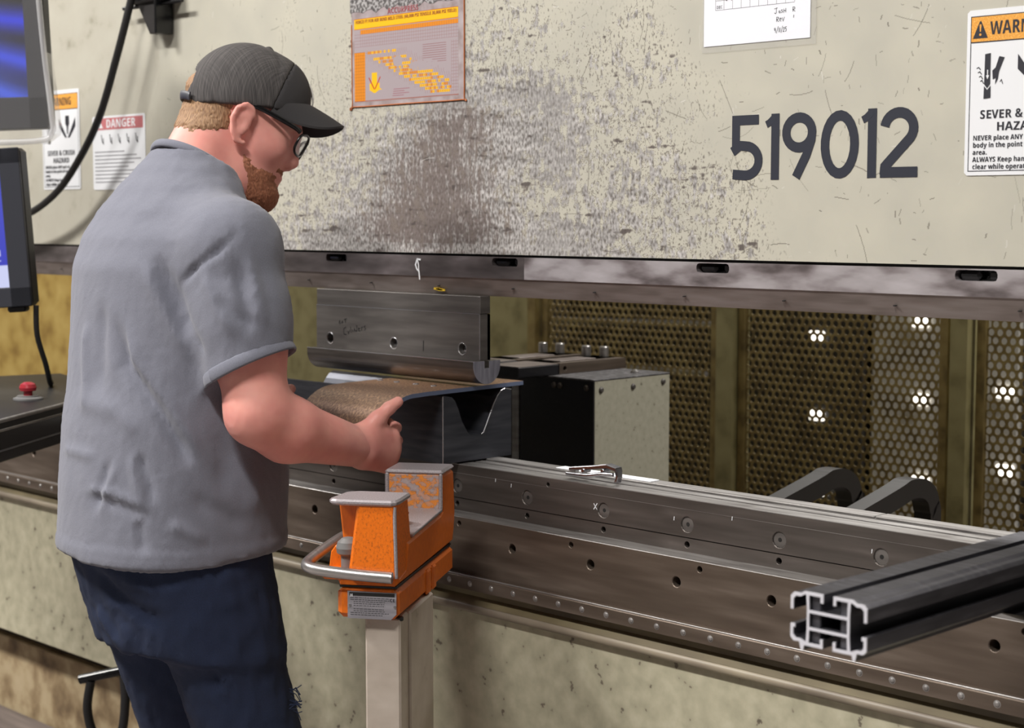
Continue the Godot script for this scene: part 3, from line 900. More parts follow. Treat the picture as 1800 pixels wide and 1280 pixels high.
# =====================================================================  back gauge
func gauge() -> void:
	var t := thing("gauge_box", "back gauge box with black front and scratched cream side behind the die", "machine part", Vector3(-2.35, 0.5, -2.56))
	var X := -2.242; var Zf := -2.45; var Zb := -2.682; var T := 1.074
	var s := begin()
	box(s, Vector3(-2.46, 0.0, Zb), Vector3(X - 0.004, T - 0.003, Zf - 0.001), 0.002)
	put(s, "housing", M.black, t)
	s = begin()
	box(s, Vector3(-2.452, 0.0, Zf - 0.001), Vector3(X - 0.001, T - 0.002, Zf + 0.003), 0.001)
	put(s, "front_cover", M.black_paint, t)
	s = begin()
	box(s, Vector3(X - 0.004, 0.0, Zb), Vector3(X, T - 0.003, Zf), 0.001)
	put(s, "side_cover", M.box_beige, t)
	s = begin()
	box(s, Vector3(-2.455, T - 0.004, Zb), Vector3(X + 0.001, T, Zf + 0.004), 0.001)
	put(s, "top_cover", nmat(noise_img(74, 0.05, 4, 256, 256), [[0.0, c8(52, 50, 50)], [0.6, c8(88, 86, 88)], [1.0, c8(150, 148, 150)]], 0.3, 0.6, 0.2), t)
	s = begin()
	box(s, Vector3(-2.475, 0.0, Zf - 0.01), Vector3(-2.455, T - 0.02, Zf + 0.006), 0.003)
	put(s, "edge_flange", M.steel_light, t)
	var scr := [[X + 0.001, 1.052, Zf - 0.018, 0], [X + 0.001, 1.052, Zf - 0.115, 0], [X + 0.001, 1.056, Zb + 0.022, 0], [-2.262, 1.056, Zf + 0.004, 2], [-2.335, 1.056, Zf + 0.004, 2], [-2.352, 1.056, Zf + 0.004, 2]]
	for q in scr:
		s = begin()
		var ax := Vector3.RIGHT if q[3] == 0 else Vector3.BACK
		lathe(s, Transform3D(frame_of(ax), Vector3(q[0], q[1], q[2]) - ax * 0.001), [[0.0065, 0], [0.0062, 0.002], [0.004, 0.0045], [0, 0.005]], 12)
		put(s, "dome_screw", M.punch if q[3] == 0 else M.steel_dark, t)
	# two finger slides on top
	var lab := ["near dark steel gauge finger slide with two knobs on the gauge box", "far steel gauge finger slide with two knobs behind the near one"]
	for i in 2:
		var dx := -0.122 * i
		var g := thing("gauge_finger", lab[i], "machine part", Vector3(-2.43 + dx, T, -2.58), "gauge finger slides")
		if i == 1:
			s = begin()
			box(s, Vector3(-2.59, 0.0, -2.68), Vector3(-2.49, 1.0745, -2.50), 0.002)
			put(s, "carriage", M.black, g)
		s = begin()
		along_x(s, [[-2.358, 1.0745], [-2.358, 1.0955], [-2.475, 1.0955], [-2.475, 1.0745]], -2.462 + dx, -2.366 + dx, 0.001)
		put(s, "finger_tip", M.black_paint, g)
		s = begin()
		box(s, Vector3(-2.461 + dx, 1.0955, -2.474), Vector3(-2.367 + dx, 1.0968, -2.359))
		put(s, "tip_top", M.clamp_low, g)
		s = begin()
		holed(s, -2.69, -2.483, 1.0745, 1.0965, [[-2.50, 1.085, 0.0055, 0.02]], Transform3D(Basis(Vector3(0, 0, 1), Vector3(0, 1, 0), Vector3(-1, 0, 0)).inverse() if false else Basis(Vector3(0, 0, 1), Vector3(0, 1, 0), Vector3(1, 0, 0)), Vector3(-2.372 + dx, 0, 0)))
		box(s, Vector3(-2.466 + dx, 1.0745, -2.69), Vector3(-2.392 + dx, 1.0965, -2.483), 0.001)
		box(s, Vector3(-2.466 + dx, 1.0935, -2.69), Vector3(-2.372 + dx, 1.0965, -2.483), 0.001)
		put(s, "slide_block", M.steel_brown, g)
		s = begin()
		box(s, Vector3(-2.45 + dx, 1.0965, -2.62), Vector3(-2.395 + dx, 1.0985, -2.51), 0.001)
		put(s, "slide_plate", M.clamp_low, g)
		for k in 2:
			var c := Vector3(-2.464 + dx + k * 0.043 - 0.010 * i, 1.0965, -2.664 - 0.010 * k)
			s = begin()
			lathe(s, Transform3D(Basis(), c), [[0.0105, 0], [0.0105, 0.0205], [0.0095, 0.0225], [0, 0.0225]], 20)
			put(s, "knob", M.brushed, g)
	s = begin()
	lathe(s, Transform3D(Basis(), Vector3(-2.285, T, -2.62)), [[0.009, 0], [0.009, 0.003], [0.005, 0.007], [0, 0.0075]], 14)
	put(s, "dome_screw", M.brushed, t)
	# two black bent arms further right
	var ends := [[-1.865, "farther black bent square-tube arm behind the bed rail"], [-1.69, "nearer black bent square-tube arm behind the bed rail"]]
	for e in ends:
		var x: float = e[0]
		s = begin()
		var pts := smooth_path([Vector3(x, 0.795, -2.27), Vector3(x, 0.825, -2.42), Vector3(x, 0.876, -2.66), Vector3(x, 0.889, -2.715), Vector3(x, 0.880, -2.765), Vector3(x, 0.845, -2.79), Vector3(x, 0.75, -2.795), Vector3(x, 0.0, -2.795)], 5)
		tube(s, pts, 0.026, 4, -1.0, PI / 4)
		tag(put(s, "bent_arm", mat(c8(40, 37, 35), 0.5), self), e[1], "machine part", "bent arms behind the bed")

# =====================================================================  punch, die and work sheet
func tooling() -> void:
	var t := thing("bending_punch", "dark steel punch block with three bolt holes and round nose under the ram", "punch", Vector3(-2.43, 1.09, -2.1))
	var X0 := -2.677; var X1 := -2.197
	var s := begin()
	holed(s, X0, X1, 1.136, 1.2215, [[-2.634, 1.156, 0.0112, 0.018], [-2.4385, 1.156, 0.0112, 0.018], [-2.2445, 1.156, 0.0112, 0.018]], Transform3D(Basis(), Vector3(0, 0, -2.09)))
	box(s, Vector3(X0, 1.136, -2.116), Vector3(X1, 1.2215, -2.109))
	quad(s, Vector3(X1, 1.136, -2.09), Vector3(X1, 1.2215, -2.09), Vector3(X1, 1.2215, -2.116), Vector3(X1, 1.136, -2.116), Vector3.RIGHT)
	quad(s, Vector3(X0, 1.136, -2.09), Vector3(X0, 1.2215, -2.09), Vector3(X0, 1.2215, -2.116), Vector3(X0, 1.136, -2.116), Vector3.LEFT)
	quad(s, Vector3(X0, 1.2215, -2.09), Vector3(X1, 1.2215, -2.09), Vector3(X1, 1.2215, -2.116), Vector3(X0, 1.2215, -2.116), Vector3.UP)
	put(s, "block", M.punch, t)
	s = begin()
	box(s, Vector3(X0, 1.2222, -2.1165), Vector3(X1, 1.2542, -2.091), 0.0008)
	put(s, "upper_bar", M.punch, t)
	s = begin()
	box(s, Vector3(X0, 1.2212, -2.0902), Vector3(X1, 1.2225, -2.0896))
	box(s, Vector3(X1 - 0.0012, 1.138, -2.0905), Vector3(X1 + 0.0003, 1.2205, -2.0894))
	put(s, "worn_edge", M.bright_edge, t)
	for x in [-2.634, -2.4385, -2.2445]:
		s = begin()
		lathe(s, Transform3D(Basis(Vector3.RIGHT, PI / 2), Vector3(x, 1.156, -2.1075)), [[0.0095, 0], [0.0090, 0.006], [0.0045, 0.0065], [0.004, 0.003], [0, 0.003]], 16)
		put(s, "bolt", M.chrome, t)
		s = begin()
		lathe(s, Transform3D(Basis(Vector3.RIGHT, PI / 2), Vector3(x, 1.156, -2.0905)), [[0.0106, 0.0], [0.0112, 0.0008], [0.0119, 0.0004]], 18)
		put(s, "hole_rim", M.bright_edge, t)
	# half round nose
	var zc := -2.095; var yc := 1.128; var r := 0.0335
	var poly := PackedVector2Array()
	poly.append(Vector2(r, 0.009))
	for i in 21:
		var a := PI * i / 20.0
		poly.append(Vector2(cos(a) * r, -sin(a) * r))
	poly.append(Vector2(-r, 0.009))
	poly.append(Vector2(-0.006, 0.009)); poly.append(Vector2(-0.006, -0.004)); poly.append(Vector2(0.006, -0.004)); poly.append(Vector2(0.006, 0.009))
	s = begin()
	s.set_smooth_group(-1)
	prism(s, poly, 0.4875, Transform3D(Basis(Vector3(0, 0, 1), Vector3(0, 1, 0), Vector3(1, 0, 0)), Vector3(-2.672, yc, zc)), 0.0)
	put(s, "round_nose", M.nose, t)
	s = begin()
	prism(s, poly, 0.0008, Transform3D(Basis(Vector3(0, 0, 1), Vector3(0, 1, 0), Vector3(1, 0, 0)), Vector3(-2.1846, yc, zc)), 0.0)
	put(s, "nose_end", M.nose_end, t)
	s = begin()
	box(s, Vector3(-2.672, yc + 0.0085, zc + r - 0.004), Vector3(-2.1845, yc + 0.0098, zc + r + 0.0003))
	put(s, "worn_edge", M.bright_edge, t)
	s = begin()
	box(s, Vector3(-2.66, 1.130, -2.104), Vector3(-2.2, 1.138, -2.094))
	put(s, "tongue", M.nose, t)
	# handwriting in marker on the punch and a short pen stroke
	s = begin()
	var hx := Transform3D(Basis().rotated(Vector3.BACK, 0.12), Vector3(-2.605, 1.180, -2.0896))
	for st in [[Vector2(0, 0.006), Vector2(0.004, 0.012), Vector2(0.005, 0.005)], [Vector2(0.009, 0.006), Vector2(0.012, 0.010), Vector2(0.014, 0.006)], [Vector2(0.018, 0.013), Vector2(0.026, 0.014)], [Vector2(0.021, 0.006), Vector2(0.022, 0.014)],
		[Vector2(0.022, -0.002), Vector2(0.014, -0.006), Vector2(0.014, -0.016), Vector2(0.022, -0.017)], [Vector2(0.026, -0.010), Vector2(0.028, -0.016), Vector2(0.033, -0.009)], [Vector2(0.036, -0.002), Vector2(0.037, -0.015)], [Vector2(0.041, -0.008), Vector2(0.042, -0.014)], [Vector2(0.046, -0.014), Vector2(0.048, -0.007), Vector2(0.052, -0.014)], [Vector2(0.056, -0.001), Vector2(0.055, -0.013), Vector2(0.052, -0.011)], [Vector2(0.060, -0.010), Vector2(0.065, -0.008), Vector2(0.060, -0.007), Vector2(0.061, -0.013), Vector2(0.066, -0.013)], [Vector2(0.070, -0.013), Vector2(0.070, -0.007), Vector2(0.074, -0.006)], [Vector2(0.083, -0.004), Vector2(0.078, -0.006), Vector2(0.083, -0.010), Vector2(0.078, -0.013)]]:
		stroke(s, hx, st, 0.0014)
	stroke(s, Transform3D(Basis(), Vector3(-2.352, 1.146, -2.0896)), [Vector2(0, 0), Vector2(0.0004, 0.020)], 0.0018)
	put(s, "handwriting", M.black, t)
	# die block with rounded U opening
	var d := thing("bending_die", "dark grey die block with wide U-shaped opening standing on the bed rail", "die", Vector3(-2.45, 0.952, -2.095))
	var prof := [[-2.01, 0.953], [-2.183, 0.953], [-2.183, 1.077], [-2.166, 1.080], [-2.156, 1.076], [-2.146, 1.066], [-2.137, 1.052], [-2.112, 1.003], [-2.105, 0.999], [-2.078, 1.001], [-2.071, 1.006], [-2.057, 1.027], [-2.048, 1.050], [-2.040, 1.066], [-2.032, 1.073], [-2.014, 1.077], [-2.01, 1.076]]
	s = begin()
	along_x(s, prof, -2.72, -2.21)
	put(s, "die_block", M.die, d)
	s = begin()
	for k in range(2, 8):
		var p: Array = prof[k]; var q: Array = prof[k + 1]
		box(s, Vector3(-2.2116, minf(p[1], q[1]), minf(p[0], q[0])), Vector3(-2.2098, minf(p[1], q[1]) + 0.0012, minf(p[0], q[0]) + 0.0012)) if false else tube(s, PackedVector3Array([Vector3(-2.2103, p[1], p[0]), Vector3(-2.2103, q[1], q[0])]), 0.0012, 6)
	tube(s, PackedVector3Array([Vector3(-2.2104, 0.954, -2.0103), Vector3(-2.2104, 1.076, -2.0103)]), 0.0011, 6)
	put(s, "worn_edge", M.bright_edge, d)
	# the work sheet: flat over the die, curling down towards the operator
	var w := thing("steel_sheet", "brown mill-scaled steel sheet curling down over the die, held by the worker", "sheet", Vector3(-2.33, 1.08, -2.0))
	var path := []
	var n := 22
	path.append(Vector2(-2.215, 1.0905)); path.append(Vector2(-2.05, 1.0885)); path.append(Vector2(-1.975, 1.0875))
	var rc := 0.095
	var cc := Vector2(-1.945, 1.0865 - rc)
	for i in n + 1:
		var a := deg_to_rad(lerpf(90, -12, float(i) / n))
		path.append(cc + Vector2(cos(a), sin(a)) * rc)
	var th := 0.0075
	s = begin()
	var xa := -2.442; var xb := -2.21
	s.set_smooth_group(2)
	for i in path.size() - 1:
		var p: Vector2 = path[i]; var q: Vector2 = path[i + 1]
		quad(s, Vector3(xa, p.y, p.x), Vector3(xb, p.y, p.x), Vector3(xb, q.y, q.x), Vector3(xa, q.y, q.x), Vector3(0, (q - p).x, -(q - p).y))
	var inn := []
	for i in path.size():
		var e: Vector2 = (path[mini(i + 1, path.size() - 1)] - path[maxi(i - 1, 0)]).normalized()
		inn.append(path[i] - Vector2(-e.y, e.x) * th)
	s.set_smooth_group(3)
	for i in path.size() - 1:
		var p: Vector2 = inn[i]; var q: Vector2 = inn[i + 1]
		quad(s, Vector3(xa, p.y, p.x), Vector3(xb, p.y, p.x), Vector3(xb, q.y, q.x), Vector3(xa, q.y, q.x), Vector3(0, -(q - p).x, (q - p).y))
	s.set_smooth_group(-1)
	for x in [xa, xb]:
		for i in path.size() - 1:
			if x == xb: continue
			quad(s, Vector3(x, path[i].y, path[i].x), Vector3(x, path[i + 1].y, path[i + 1].x), Vector3(x, inn[i + 1].y, inn[i + 1].x), Vector3(x, inn[i].y, inn[i].x), Vector3.LEFT)
	for e in [0, path.size() - 1]:
		quad(s, Vector3(xa, path[e].y, path[e].x), Vector3(xb, path[e].y, path[e].x), Vector3(xb, inn[e].y, inn[e].x), Vector3(xa, inn[e].y, inn[e].x), Vector3(0, 0, -1 if e == 0 else 1))
	put(s, "curved_sheet", M.sheet, w)
	s = begin()
	for i in path.size() - 1:
		quad(s, Vector3(xb, path[i].y, path[i].x), Vector3(xb, path[i + 1].y, path[i + 1].x), Vector3(xb, inn[i + 1].y, inn[i + 1].x), Vector3(xb, inn[i].y, inn[i].x), Vector3.RIGHT)
	put(s, "cut_edge", M.sheet_edge, w)
	for x in [-2.425, -2.376, -2.322, -2.272]:
		s = begin()
		lathe(s, Transform3D(Basis(), Vector3(x, 1.0885, -2.044)), [[0.0065, 0], [0.005, 0.0012], [0.003, 0.0006], [0, 0.0006]], 12)
		put(s, "dimple", M.bright_edge, w)

func rail_items() -> void:
	# thin white strips lying on the rail and the locking pliers that clamp them
	var s := begin()
	var b := Basis().rotated(Vector3.UP, 0.0)
	box(s, Vector3(-2.035, 0.9528, -2.146), Vector3(-1.815, 0.9545, -2.122), 0.0004)
	tag(put(s, "white_strip", M.white, self), "thin white strip lying along the top of the bed rail", "strip")
	var t := thing("locking_pliers", "shiny chrome locking pliers lying on the bed rail over the white strip", "pliers", Vector3(-1.9, 0.9525, -2.08))
	var up := 0.9535
	s = begin()
	prism(s, PackedVector2Array([Vector2(-1.955, up + 0.010), Vector2(-1.955, up + 0.016), Vector2(-1.90, up + 0.024), Vector2(-1.868, up + 0.030), Vector2(-1.845, up + 0.026), Vector2(-1.843, up + 0.018), Vector2(-1.866, up + 0.022), Vector2(-1.90, up + 0.017)]), 0.016, Transform3D(Basis(), Vector3(0, 0, -2.085)), 0.0015)
	put(s, "upper_handle", M.chrome, t)
	s = begin()
	tube(s, smooth_path([Vector3(-1.955, up + 0.005, -2.066), Vector3(-1.93, up + 0.006, -2.063), Vector3(-1.90, up + 0.008, -2.062), Vector3(-1.872, up + 0.013, -2.064), Vector3(-1.85, up + 0.014, -2.068)], 4), 0.0036, 8)
	put(s, "lower_handle", M.chrome, t)
	s = begin()
	prism(s, PackedVector2Array([Vector2(-1.852, up), Vector2(-1.845, up), Vector2(-1.842, up + 0.010), Vector2(-1.843, up + 0.024), Vector2(-1.852, up + 0.024), Vector2(-1.848, up + 0.010)]), 0.012, Transform3D(Basis(), Vector3(0, 0, -2.083)), 0.001)
	put(s, "jaw", M.chrome, t)
	s = begin()
	rod(s, Vector3(-1.957, up + 0.009, -2.078), Vector3(-1.942, up + 0.010, -2.078), 0.0055, 12, 0.001)
	put(s, "adjusting_screw", M.brushed, t)
	for x in [-1.875, -1.92]:
		s = begin()
		rod(s, Vector3(x, up + 0.017 if x > -1.9 else up + 0.013, -2.0855), Vector3(x, up + 0.017 if x > -1.9 else up + 0.013, -2.0675), 0.0042, 12, 0.0008)
		put(s, "pivot", M.chrome, t)

# =====================================================================  sheet support arm at the right
func support_arm() -> void:
	var t := thing("support_arm", "black slotted aluminium extrusion arm with bright cut end at right", "support arm", Vector3(-1.02, 0.93, -1.75))
	# section in (x, y), origin at the middle of the section
	var half := PackedVector2Array()
	var L := [Vector2(0.0065, 0.020), Vector2(0.0065, 0.030), Vector2(0.031, 0.030), Vector2(0.036, 0.027), Vector2(0.045, 0.027), Vector2(0.049, 0.023), Vector2(0.049, 0.008), Vector2(0.0455, 0.008), Vector2(0.0455, 0.020), Vector2(0.042, 0.0235), Vector2(0.036, 0.0235), Vector2(0.031, 0.0265), Vector2(0.0285, 0.0265), Vector2(0.0275, 0.012), Vector2(0.0275, -0.012), Vector2(0.0285, -0.0265), Vector2(0.036, -0.0235), Vector2(0.042, -0.0235), Vector2(0.0455, -0.020), Vector2(0.0455, -0.012), Vector2(0.043, -0.012), Vector2(0.043, -0.008), Vector2(0.049, -0.008), Vector2(0.049, -0.023), Vector2(0.045, -0.027), Vector2(0.037, -0.027), Vector2(0.035, -0.036), Vector2(0.032, -0.036), Vector2(0.031, -0.030), Vector2(0.0065, -0.030), Vector2(0.0065, -0.020), Vector2(0.010, -0.020), Vector2(0.010, -0.0265), Vector2(0.025, -0.0265), Vector2(0.0245, -0.012), Vector2(0.0, -0.012), Vector2(0.0, -0.009), Vector2(0.0245, -0.009), Vector2(0.0245, 0.007), Vector2(0.0, 0.007), Vector2(0.0, 0.010), Vector2(0.0245, 0.010), Vector2(0.025, 0.0265), Vector2(0.010, 0.0265), Vector2(0.010, 0.020)]
	var c := Vector3(-1.018, 0.962, -1.488)
	var dir := Basis(Vector3(1, 0, 0), Vector3(0, 1, 0), Vector3(0, 0, -1))
	for k in [-1.0, 1.0]:
		var p := PackedVector2Array()
		for v in L: p.append(v)
		dir.x = Vector3(k, 0, 0)
		var s := begin()
		prism(s, p, 0.50, Transform3D(dir, c), 0.0)
		put(s, "profile_half", M.anodized, t)
		s = begin()
		prism(s, p, 0.0016, Transform3D(dir, c + Vector3(0, 0, 0.0016)), 0.0)
		put(s, "cut_end", M.alu_cut, t)
		s = begin()
		box(s, c + Vector3(minf(0.013 * k, 0.0245 * k), -0.0265, -0.5), c + Vector3(maxf(0.013 * k, 0.0245 * k), 0.0265, -0.003), 0.001)
		put(s, "inner_web", M.anodized, t)
	# bracket below, fixed to the bed
	var s := begin()
	prism(s, PackedVector2Array([Vector2(-1.80, 0.926), Vector2(-1.990, 0.926), Vector2(-1.990, 0.80), Vector2(-1.975, 0.80), Vector2(-1.955, 0.845), Vector2(-1.90, 0.893), Vector2(-1.85, 0.909)]), 0.03, Transform3D(Basis(Vector3(0, 0, 1), Vector3(0, 1, 0), Vector3(1, 0, 0)), Vector3(-0.995, 0, 0)), 0.003)
	put(s, "gusset", M.black, t)
	s = begin()
	box(s, Vector3(-0.985, 0.70, -1.990), Vector3(-0.87, 0.926, -1.975), 0.003)
	put(s, "mounting_plate", M.black, t)
	s = begin()
	box(s, Vector3(-1.050, 0.905, -1.80), Vector3(-1.030, 0.930, -1.775), 0.004)
	put(s, "stop_block", M.black, t)

# =====================================================================  palm-button control pedestal
func pedestal() -> void:
	# own axes: x to the right along the label face, y up, z forward = towards the operator (the housing runs back along -z)
	var right := Vector3(0.82978, 0, -0.55810); var back := Vector3(-0.55810, 0, -0.82978)
	var O := Vector3(-1.8666, 0.0, -1.6056)
	var t := Node3D.new()
	t.name = numbered("control_pedestal")
	t.set_meta("local", true)
	tag(t, "orange palm-button control box with steel hand guard on a beige post", "control pedestal")
	t.transform = Transform3D(Basis(right, Vector3.UP, -back), O)
	add_child(t)
	var Y := 0.7966
	var V := func(r: float, y: float, d: float) -> Vector3: return Vector3(r, Y + y, -d)
	var s := begin()
	box(s, V.call(-0.096, -0.001, 0.357), V.call(0.0, 0.046, 0.0), 0.008)
	put(s, "lower_housing", M.orange_clean, t)
	s = begin()
	box(s, V.call(-0.093, 0.045, 0.352), V.call(-0.003, 0.0495, 0.005), 0.001)
	put(s, "gasket", M.black, t)
	# mounting ears on the right side
	for d in [[0.168, 0.19], [0.205, 0.225]]:
		s = begin()
		box(s, V.call(-0.004, 0.0, d[1]), V.call(0.0035, 0.040, d[0]), 0.003)
		put(s, "rib", M.orange_clean, t)
	# upper housing: skirt, valley and rear horn as one side profile
	s = begin()
	var side := PackedVector2Array()
	for q in [[0.004, 0.0495], [0.354, 0.0495], [0.366, 0.075], [0.372, 0.10], [0.362, 0.172], [0.357, 0.177], [0.288, 0.178], [0.284, 0.172], [0.286, 0.128], [0.282, 0.118], [0.272, 0.114], [0.060, 0.108], [0.045, 0.070], [0.006, 0.064]]:
		side.append(Vector2(q[0], Y + q[1]))
	prism(s, side, 0.097, Transform3D(Basis(Vector3(0, 0, -1), Vector3(0, 1, 0), Vector3(1, 0, 0)), Vector3(-0.097, 0, 0)), 0.006)
	put(s, "upper_housing", M.orange_clean, t)
	# front horn, a tapering block: bottom and top rectangles
	s = begin()
	hexa(s, V, [-0.079, -0.001, 0.0, 0.094, 0.062], [-0.067, -0.006, 0.010, 0.084, 0.171], 0.005)
	put(s, "front_horn", M.orange, t)
	s = begin()
	hexa(s, V, [-0.097, -0.075, 0.052, 0.094, 0.062], [-0.106, -0.062, 0.046, 0.084, 0.171], 0.003)
	put(s, "horn_wing", M.orange_clean, t)
	s = begin()
	tube(s, smooth_path([V.call(-0.0035, 0.062, 0.003), V.call(-0.0050, 0.10, 0.006), V.call(-0.0075, 0.150, 0.0105), V.call(-0.0085, 0.168, 0.014)], 4), 0.003, 8)
	put(s, "worn_edge", M.cast, t)
	# bare cast caps
	s = begin()
	prism(s, PackedVector2Array([Vector2(-0.112, -0.020), Vector2(-0.107, -0.010), Vector2(-0.098, -0.006), Vector2(-0.012, -0.006), Vector2(-0.005, -0.012), Vector2(-0.003, -0.03), Vector2(-0.003, -0.086), Vector2(-0.008, -0.091), Vector2(-0.085, -0.091), Vector2(-0.104, -0.080)]), 0.009, Transform3D(Basis(Vector3(1, 0, 0), Vector3(0, 0, 1), Vector3(0, 1, 0)), Vector3(0, Y + 0.1695, 0)), 0.003)
	put(s, "front_cap", M.cast, t)
	s = begin()
	box(s, V.call(-0.099, 0.1755, 0.362), V.call(0.0005, 0.1835, 0.280), 0.0035)
	put(s, "rear_cap", M.cast, t)
	s = begin()
	box(s, V.call(-0.0985, 0.118, 0.2835), V.call(-0.0915, 0.178, 0.279), 0.002)
	put(s, "worn_edge", M.cast, t)
	s = begin()
	box(s, V.call(-0.0065, 0.118, 0.2835), V.call(0.0, 0.178, 0.279), 0.002)
	put(s, "worn_edge", M.cast, t)
	s = begin()
	box(s, V.call(-0.092, 0.119, 0.285), V.call(-0.006, 0.176, 0.2808), 0.001)
	put(s, "saddle_wall", M.orange_worn, t)
	s = begin()
	prism(s, PackedVector2Array([Vector2(0.092, Y + 0.1085), Vector2(0.283, Y + 0.1145), Vector2(0.283, Y + 0.120), Vector2(0.092, Y + 0.1125)]), 0.096, Transform3D(Basis(Vector3(0, 0, -1), Vector3(0, 1, 0), Vector3(1, 0, 0)), Vector3(-0.0965, 0, 0)), 0.001)
	put(s, "saddle_floor", M.cast, t)
	# red palm button between the horns
	s = begin()
	lathe(s, Transform3D(Basis(), V.call(-0.045, 0.114, 0.150)), [[0.015, 0], [0.015, 0.012], [0.020, 0.015], [0.022, 0.020], [0.019, 0.026], [0.010, 0.030], [0, 0.031]], 20)
	put(s, "palm_button", M.red_button, t)
	# grey button in the front recess
	s = begin()
	lathe(s, Transform3D(Basis(), V.call(-0.088, 0.066, 0.035)), [[0.011, 0], [0.011, 0.022], [0.017, 0.026], [0.0185, 0.034], [0.016, 0.043], [0.009, 0.049], [0, 0.051]], 20)
	put(s, "grey_button", M.grey_plastic, t)
	# bracket and bent steel hand guard
	s = begin()
	prism(s, PackedVector2Array([Vector2(-0.122, Y + 0.066), Vector2(-0.094, Y + 0.066), Vector2(-0.094, Y + 0.104), Vector2(-0.112, Y + 0.100), Vector2(-0.119, Y + 0.090)]), 0.05, Transform3D(Basis(), Vector3(0, 0, -0.095)), 0.002)
	put(s, "guard_bracket", M.orange_clean, t)
	s = begin()
	box(s, V.call(-0.12, 0.056, 0.12), V.call(-0.006, 0.068, 0.004), 0.003)
	put(s, "guard_shelf", M.orange_clean, t)
	s = begin()
	tube(s, smooth_path([V.call(-0.006, 0.0655, -0.010), V.call(-0.05, 0.0675, -0.011), V.call(-0.11, 0.072, -0.011), V.call(-0.136, 0.0745, -0.004), V.call(-0.147, 0.077, 0.014), V.call(-0.146, 0.081, 0.05), V.call(-0.139, 0.088, 0.11), V.call(-0.130, 0.092, 0.17), V.call(-0.10, 0.092, 0.18)], 6), 0.0088, 14)
	put(s, "hand_guard", M.brushed, t)
	# data plate
	s = begin()
	prism(s, PackedVector2Array([Vector2(-0.0775, Y - 0.0005), Vector2(-0.0775, Y + 0.0415), Vector2(-0.0015, Y + 0.0405), Vector2(-0.0015, Y + 0.008), Vector2(-0.010, Y - 0.0005)]), 0.0012, Transform3D(Basis(), Vector3(-0.001, 0, 0)), 0.0)
	var pl := put(s, "data_plate", M.plate_metal, t)
	pl.set_meta("local", true)
	s = begin()
	box(s, Vector3(-0.0755, Y + 0.0345, 0.0013), Vector3(-0.005, Y + 0.0395, 0.0017))
	put(s, "black_band", M.black, pl)
	var gt := mat(c8(70, 70, 74), 0.6)
	s = begin()
	for k in 9:
		var yy := Y + 0.031 - k * 0.0030 - (0.002 if k > 4 else 0.0)
		var x0 := -0.074 if k in [0, 1, 7, 8] else -0.069
		var x1: float = [-0.012, -0.013, -0.020, -0.021, -0.020, -0.022, -0.020, -0.014, -0.024][k]
		var x := x0
		while x < x1:
			var wd := 0.002 + 0.0035 * absf(sin(x * 913.0 + k * 3.1))
			box(s, Vector3(x, yy, 0.0013), Vector3(minf(x + wd, x1), yy + 0.0009, 0.0015))
			x += wd + 0.0011
	put(s, "small_print", gt, pl)
	lettering("CE", Vector3(-0.0125, Y + 0.0292, 0.0013), 0.0048, M.text, pl)
	lettering("H", Vector3(-0.0745, Y + 0.035, 0.0018), 0.0042, M.white, pl)
	for x in [-0.0745, -0.0045]:
		s = begin()
		lathe(s, Transform3D(Basis(Vector3.RIGHT, PI / 2), Vector3(x, Y + 0.019, 0.0012)), [[0.0024, 0], [0.0018, 0.001], [0, 0.0012]], 10)
		put(s, "screw", M.chrome, pl)
	s = begin()
	rod(s, V.call(-0.004, -0.006, 0.02), V.call(-0.004, 0.0, 0.02), 0.007, 12, 0.001)
	put(s, "foot_screw", M.black, t)
	# post: folded beige channel, and its base plate on the floor
	s = begin()
	box(s, Vector3(-0.0555, 0.012, -0.06), Vector3(0.0, Y - 0.001, -0.012), 0.003)
	put(s, "post", M.post_beige, t)
	s = begin()
	box(s, Vector3(-0.030, 0.012, -0.20), Vector3(0.004, Y - 0.001, -0.058), 0.003)
	put(s, "post_back", M.post_beige, t)
	s = begin()
	box(s, Vector3(-0.14, 0.0, -0.30), Vector3(0.12, 0.012, 0.10), 0.003)
	put(s, "base_plate", M.post_beige, t)

# tapering block from a bottom and a top rectangle [r0, r1, d0, d1, y]
func hexa(s: SurfaceTool, V: Callable, b: Array, u: Array, bev: float) -> void:
	var ring := func(q: Array) -> Array:
		return [V.call(q[0] + bev, q[4], q[2]), V.call(q[1] - bev, q[4], q[2]), V.call(q[1], q[4], q[2] + bev), V.call(q[1], q[4], q[3] - bev), V.call(q[1] - bev, q[4], q[3]), V.call(q[0] + bev, q[4], q[3]), V.call(q[0], q[4], q[3] - bev), V.call(q[0], q[4], q[2] + bev)]
	var p: Array = ring.call(b); var q: Array = ring.call(u)
	var cp := Vector3.ZERO
	for v in p: cp += v / 16.0
	for v in q: cp += v / 16.0
	for i in 8:
		var j := (i + 1) % 8
		quad(s, p[i], p[j], q[j], q[i], (p[i] + q[j]) / 2 - cp)
	for i in range(1, 7):
		tri(s, q[0], q[i], q[i + 1], Vector3.UP)
		tri(s, p[0], p[i], p[i + 1], Vector3.DOWN)

# =====================================================================  signs and papers on the ram
func sign_board(called: String, label: String, x0: float, x1: float, y0: float, y1: float, border: Material, category := "sign") -> Node3D:
	var t := thing(called, label, category, Vector3((x0 + x1) / 2, y0, -2.1))
	var s := begin()
	var c := 0.004
	prism(s, PackedVector2Array([Vector2(x0 + c, y0), Vector2(x1 - c, y0), Vector2(x1, y0 + c), Vector2(x1, y1 - c), Vector2(x1 - c, y1), Vector2(x0 + c, y1), Vector2(x0, y1 - c), Vector2(x0, y0 + c)]), 0.0012, Transform3D(Basis(), Vector3(0, 0, -2.0998)), 0.0)
	put(s, "plate", border, t)
	return t

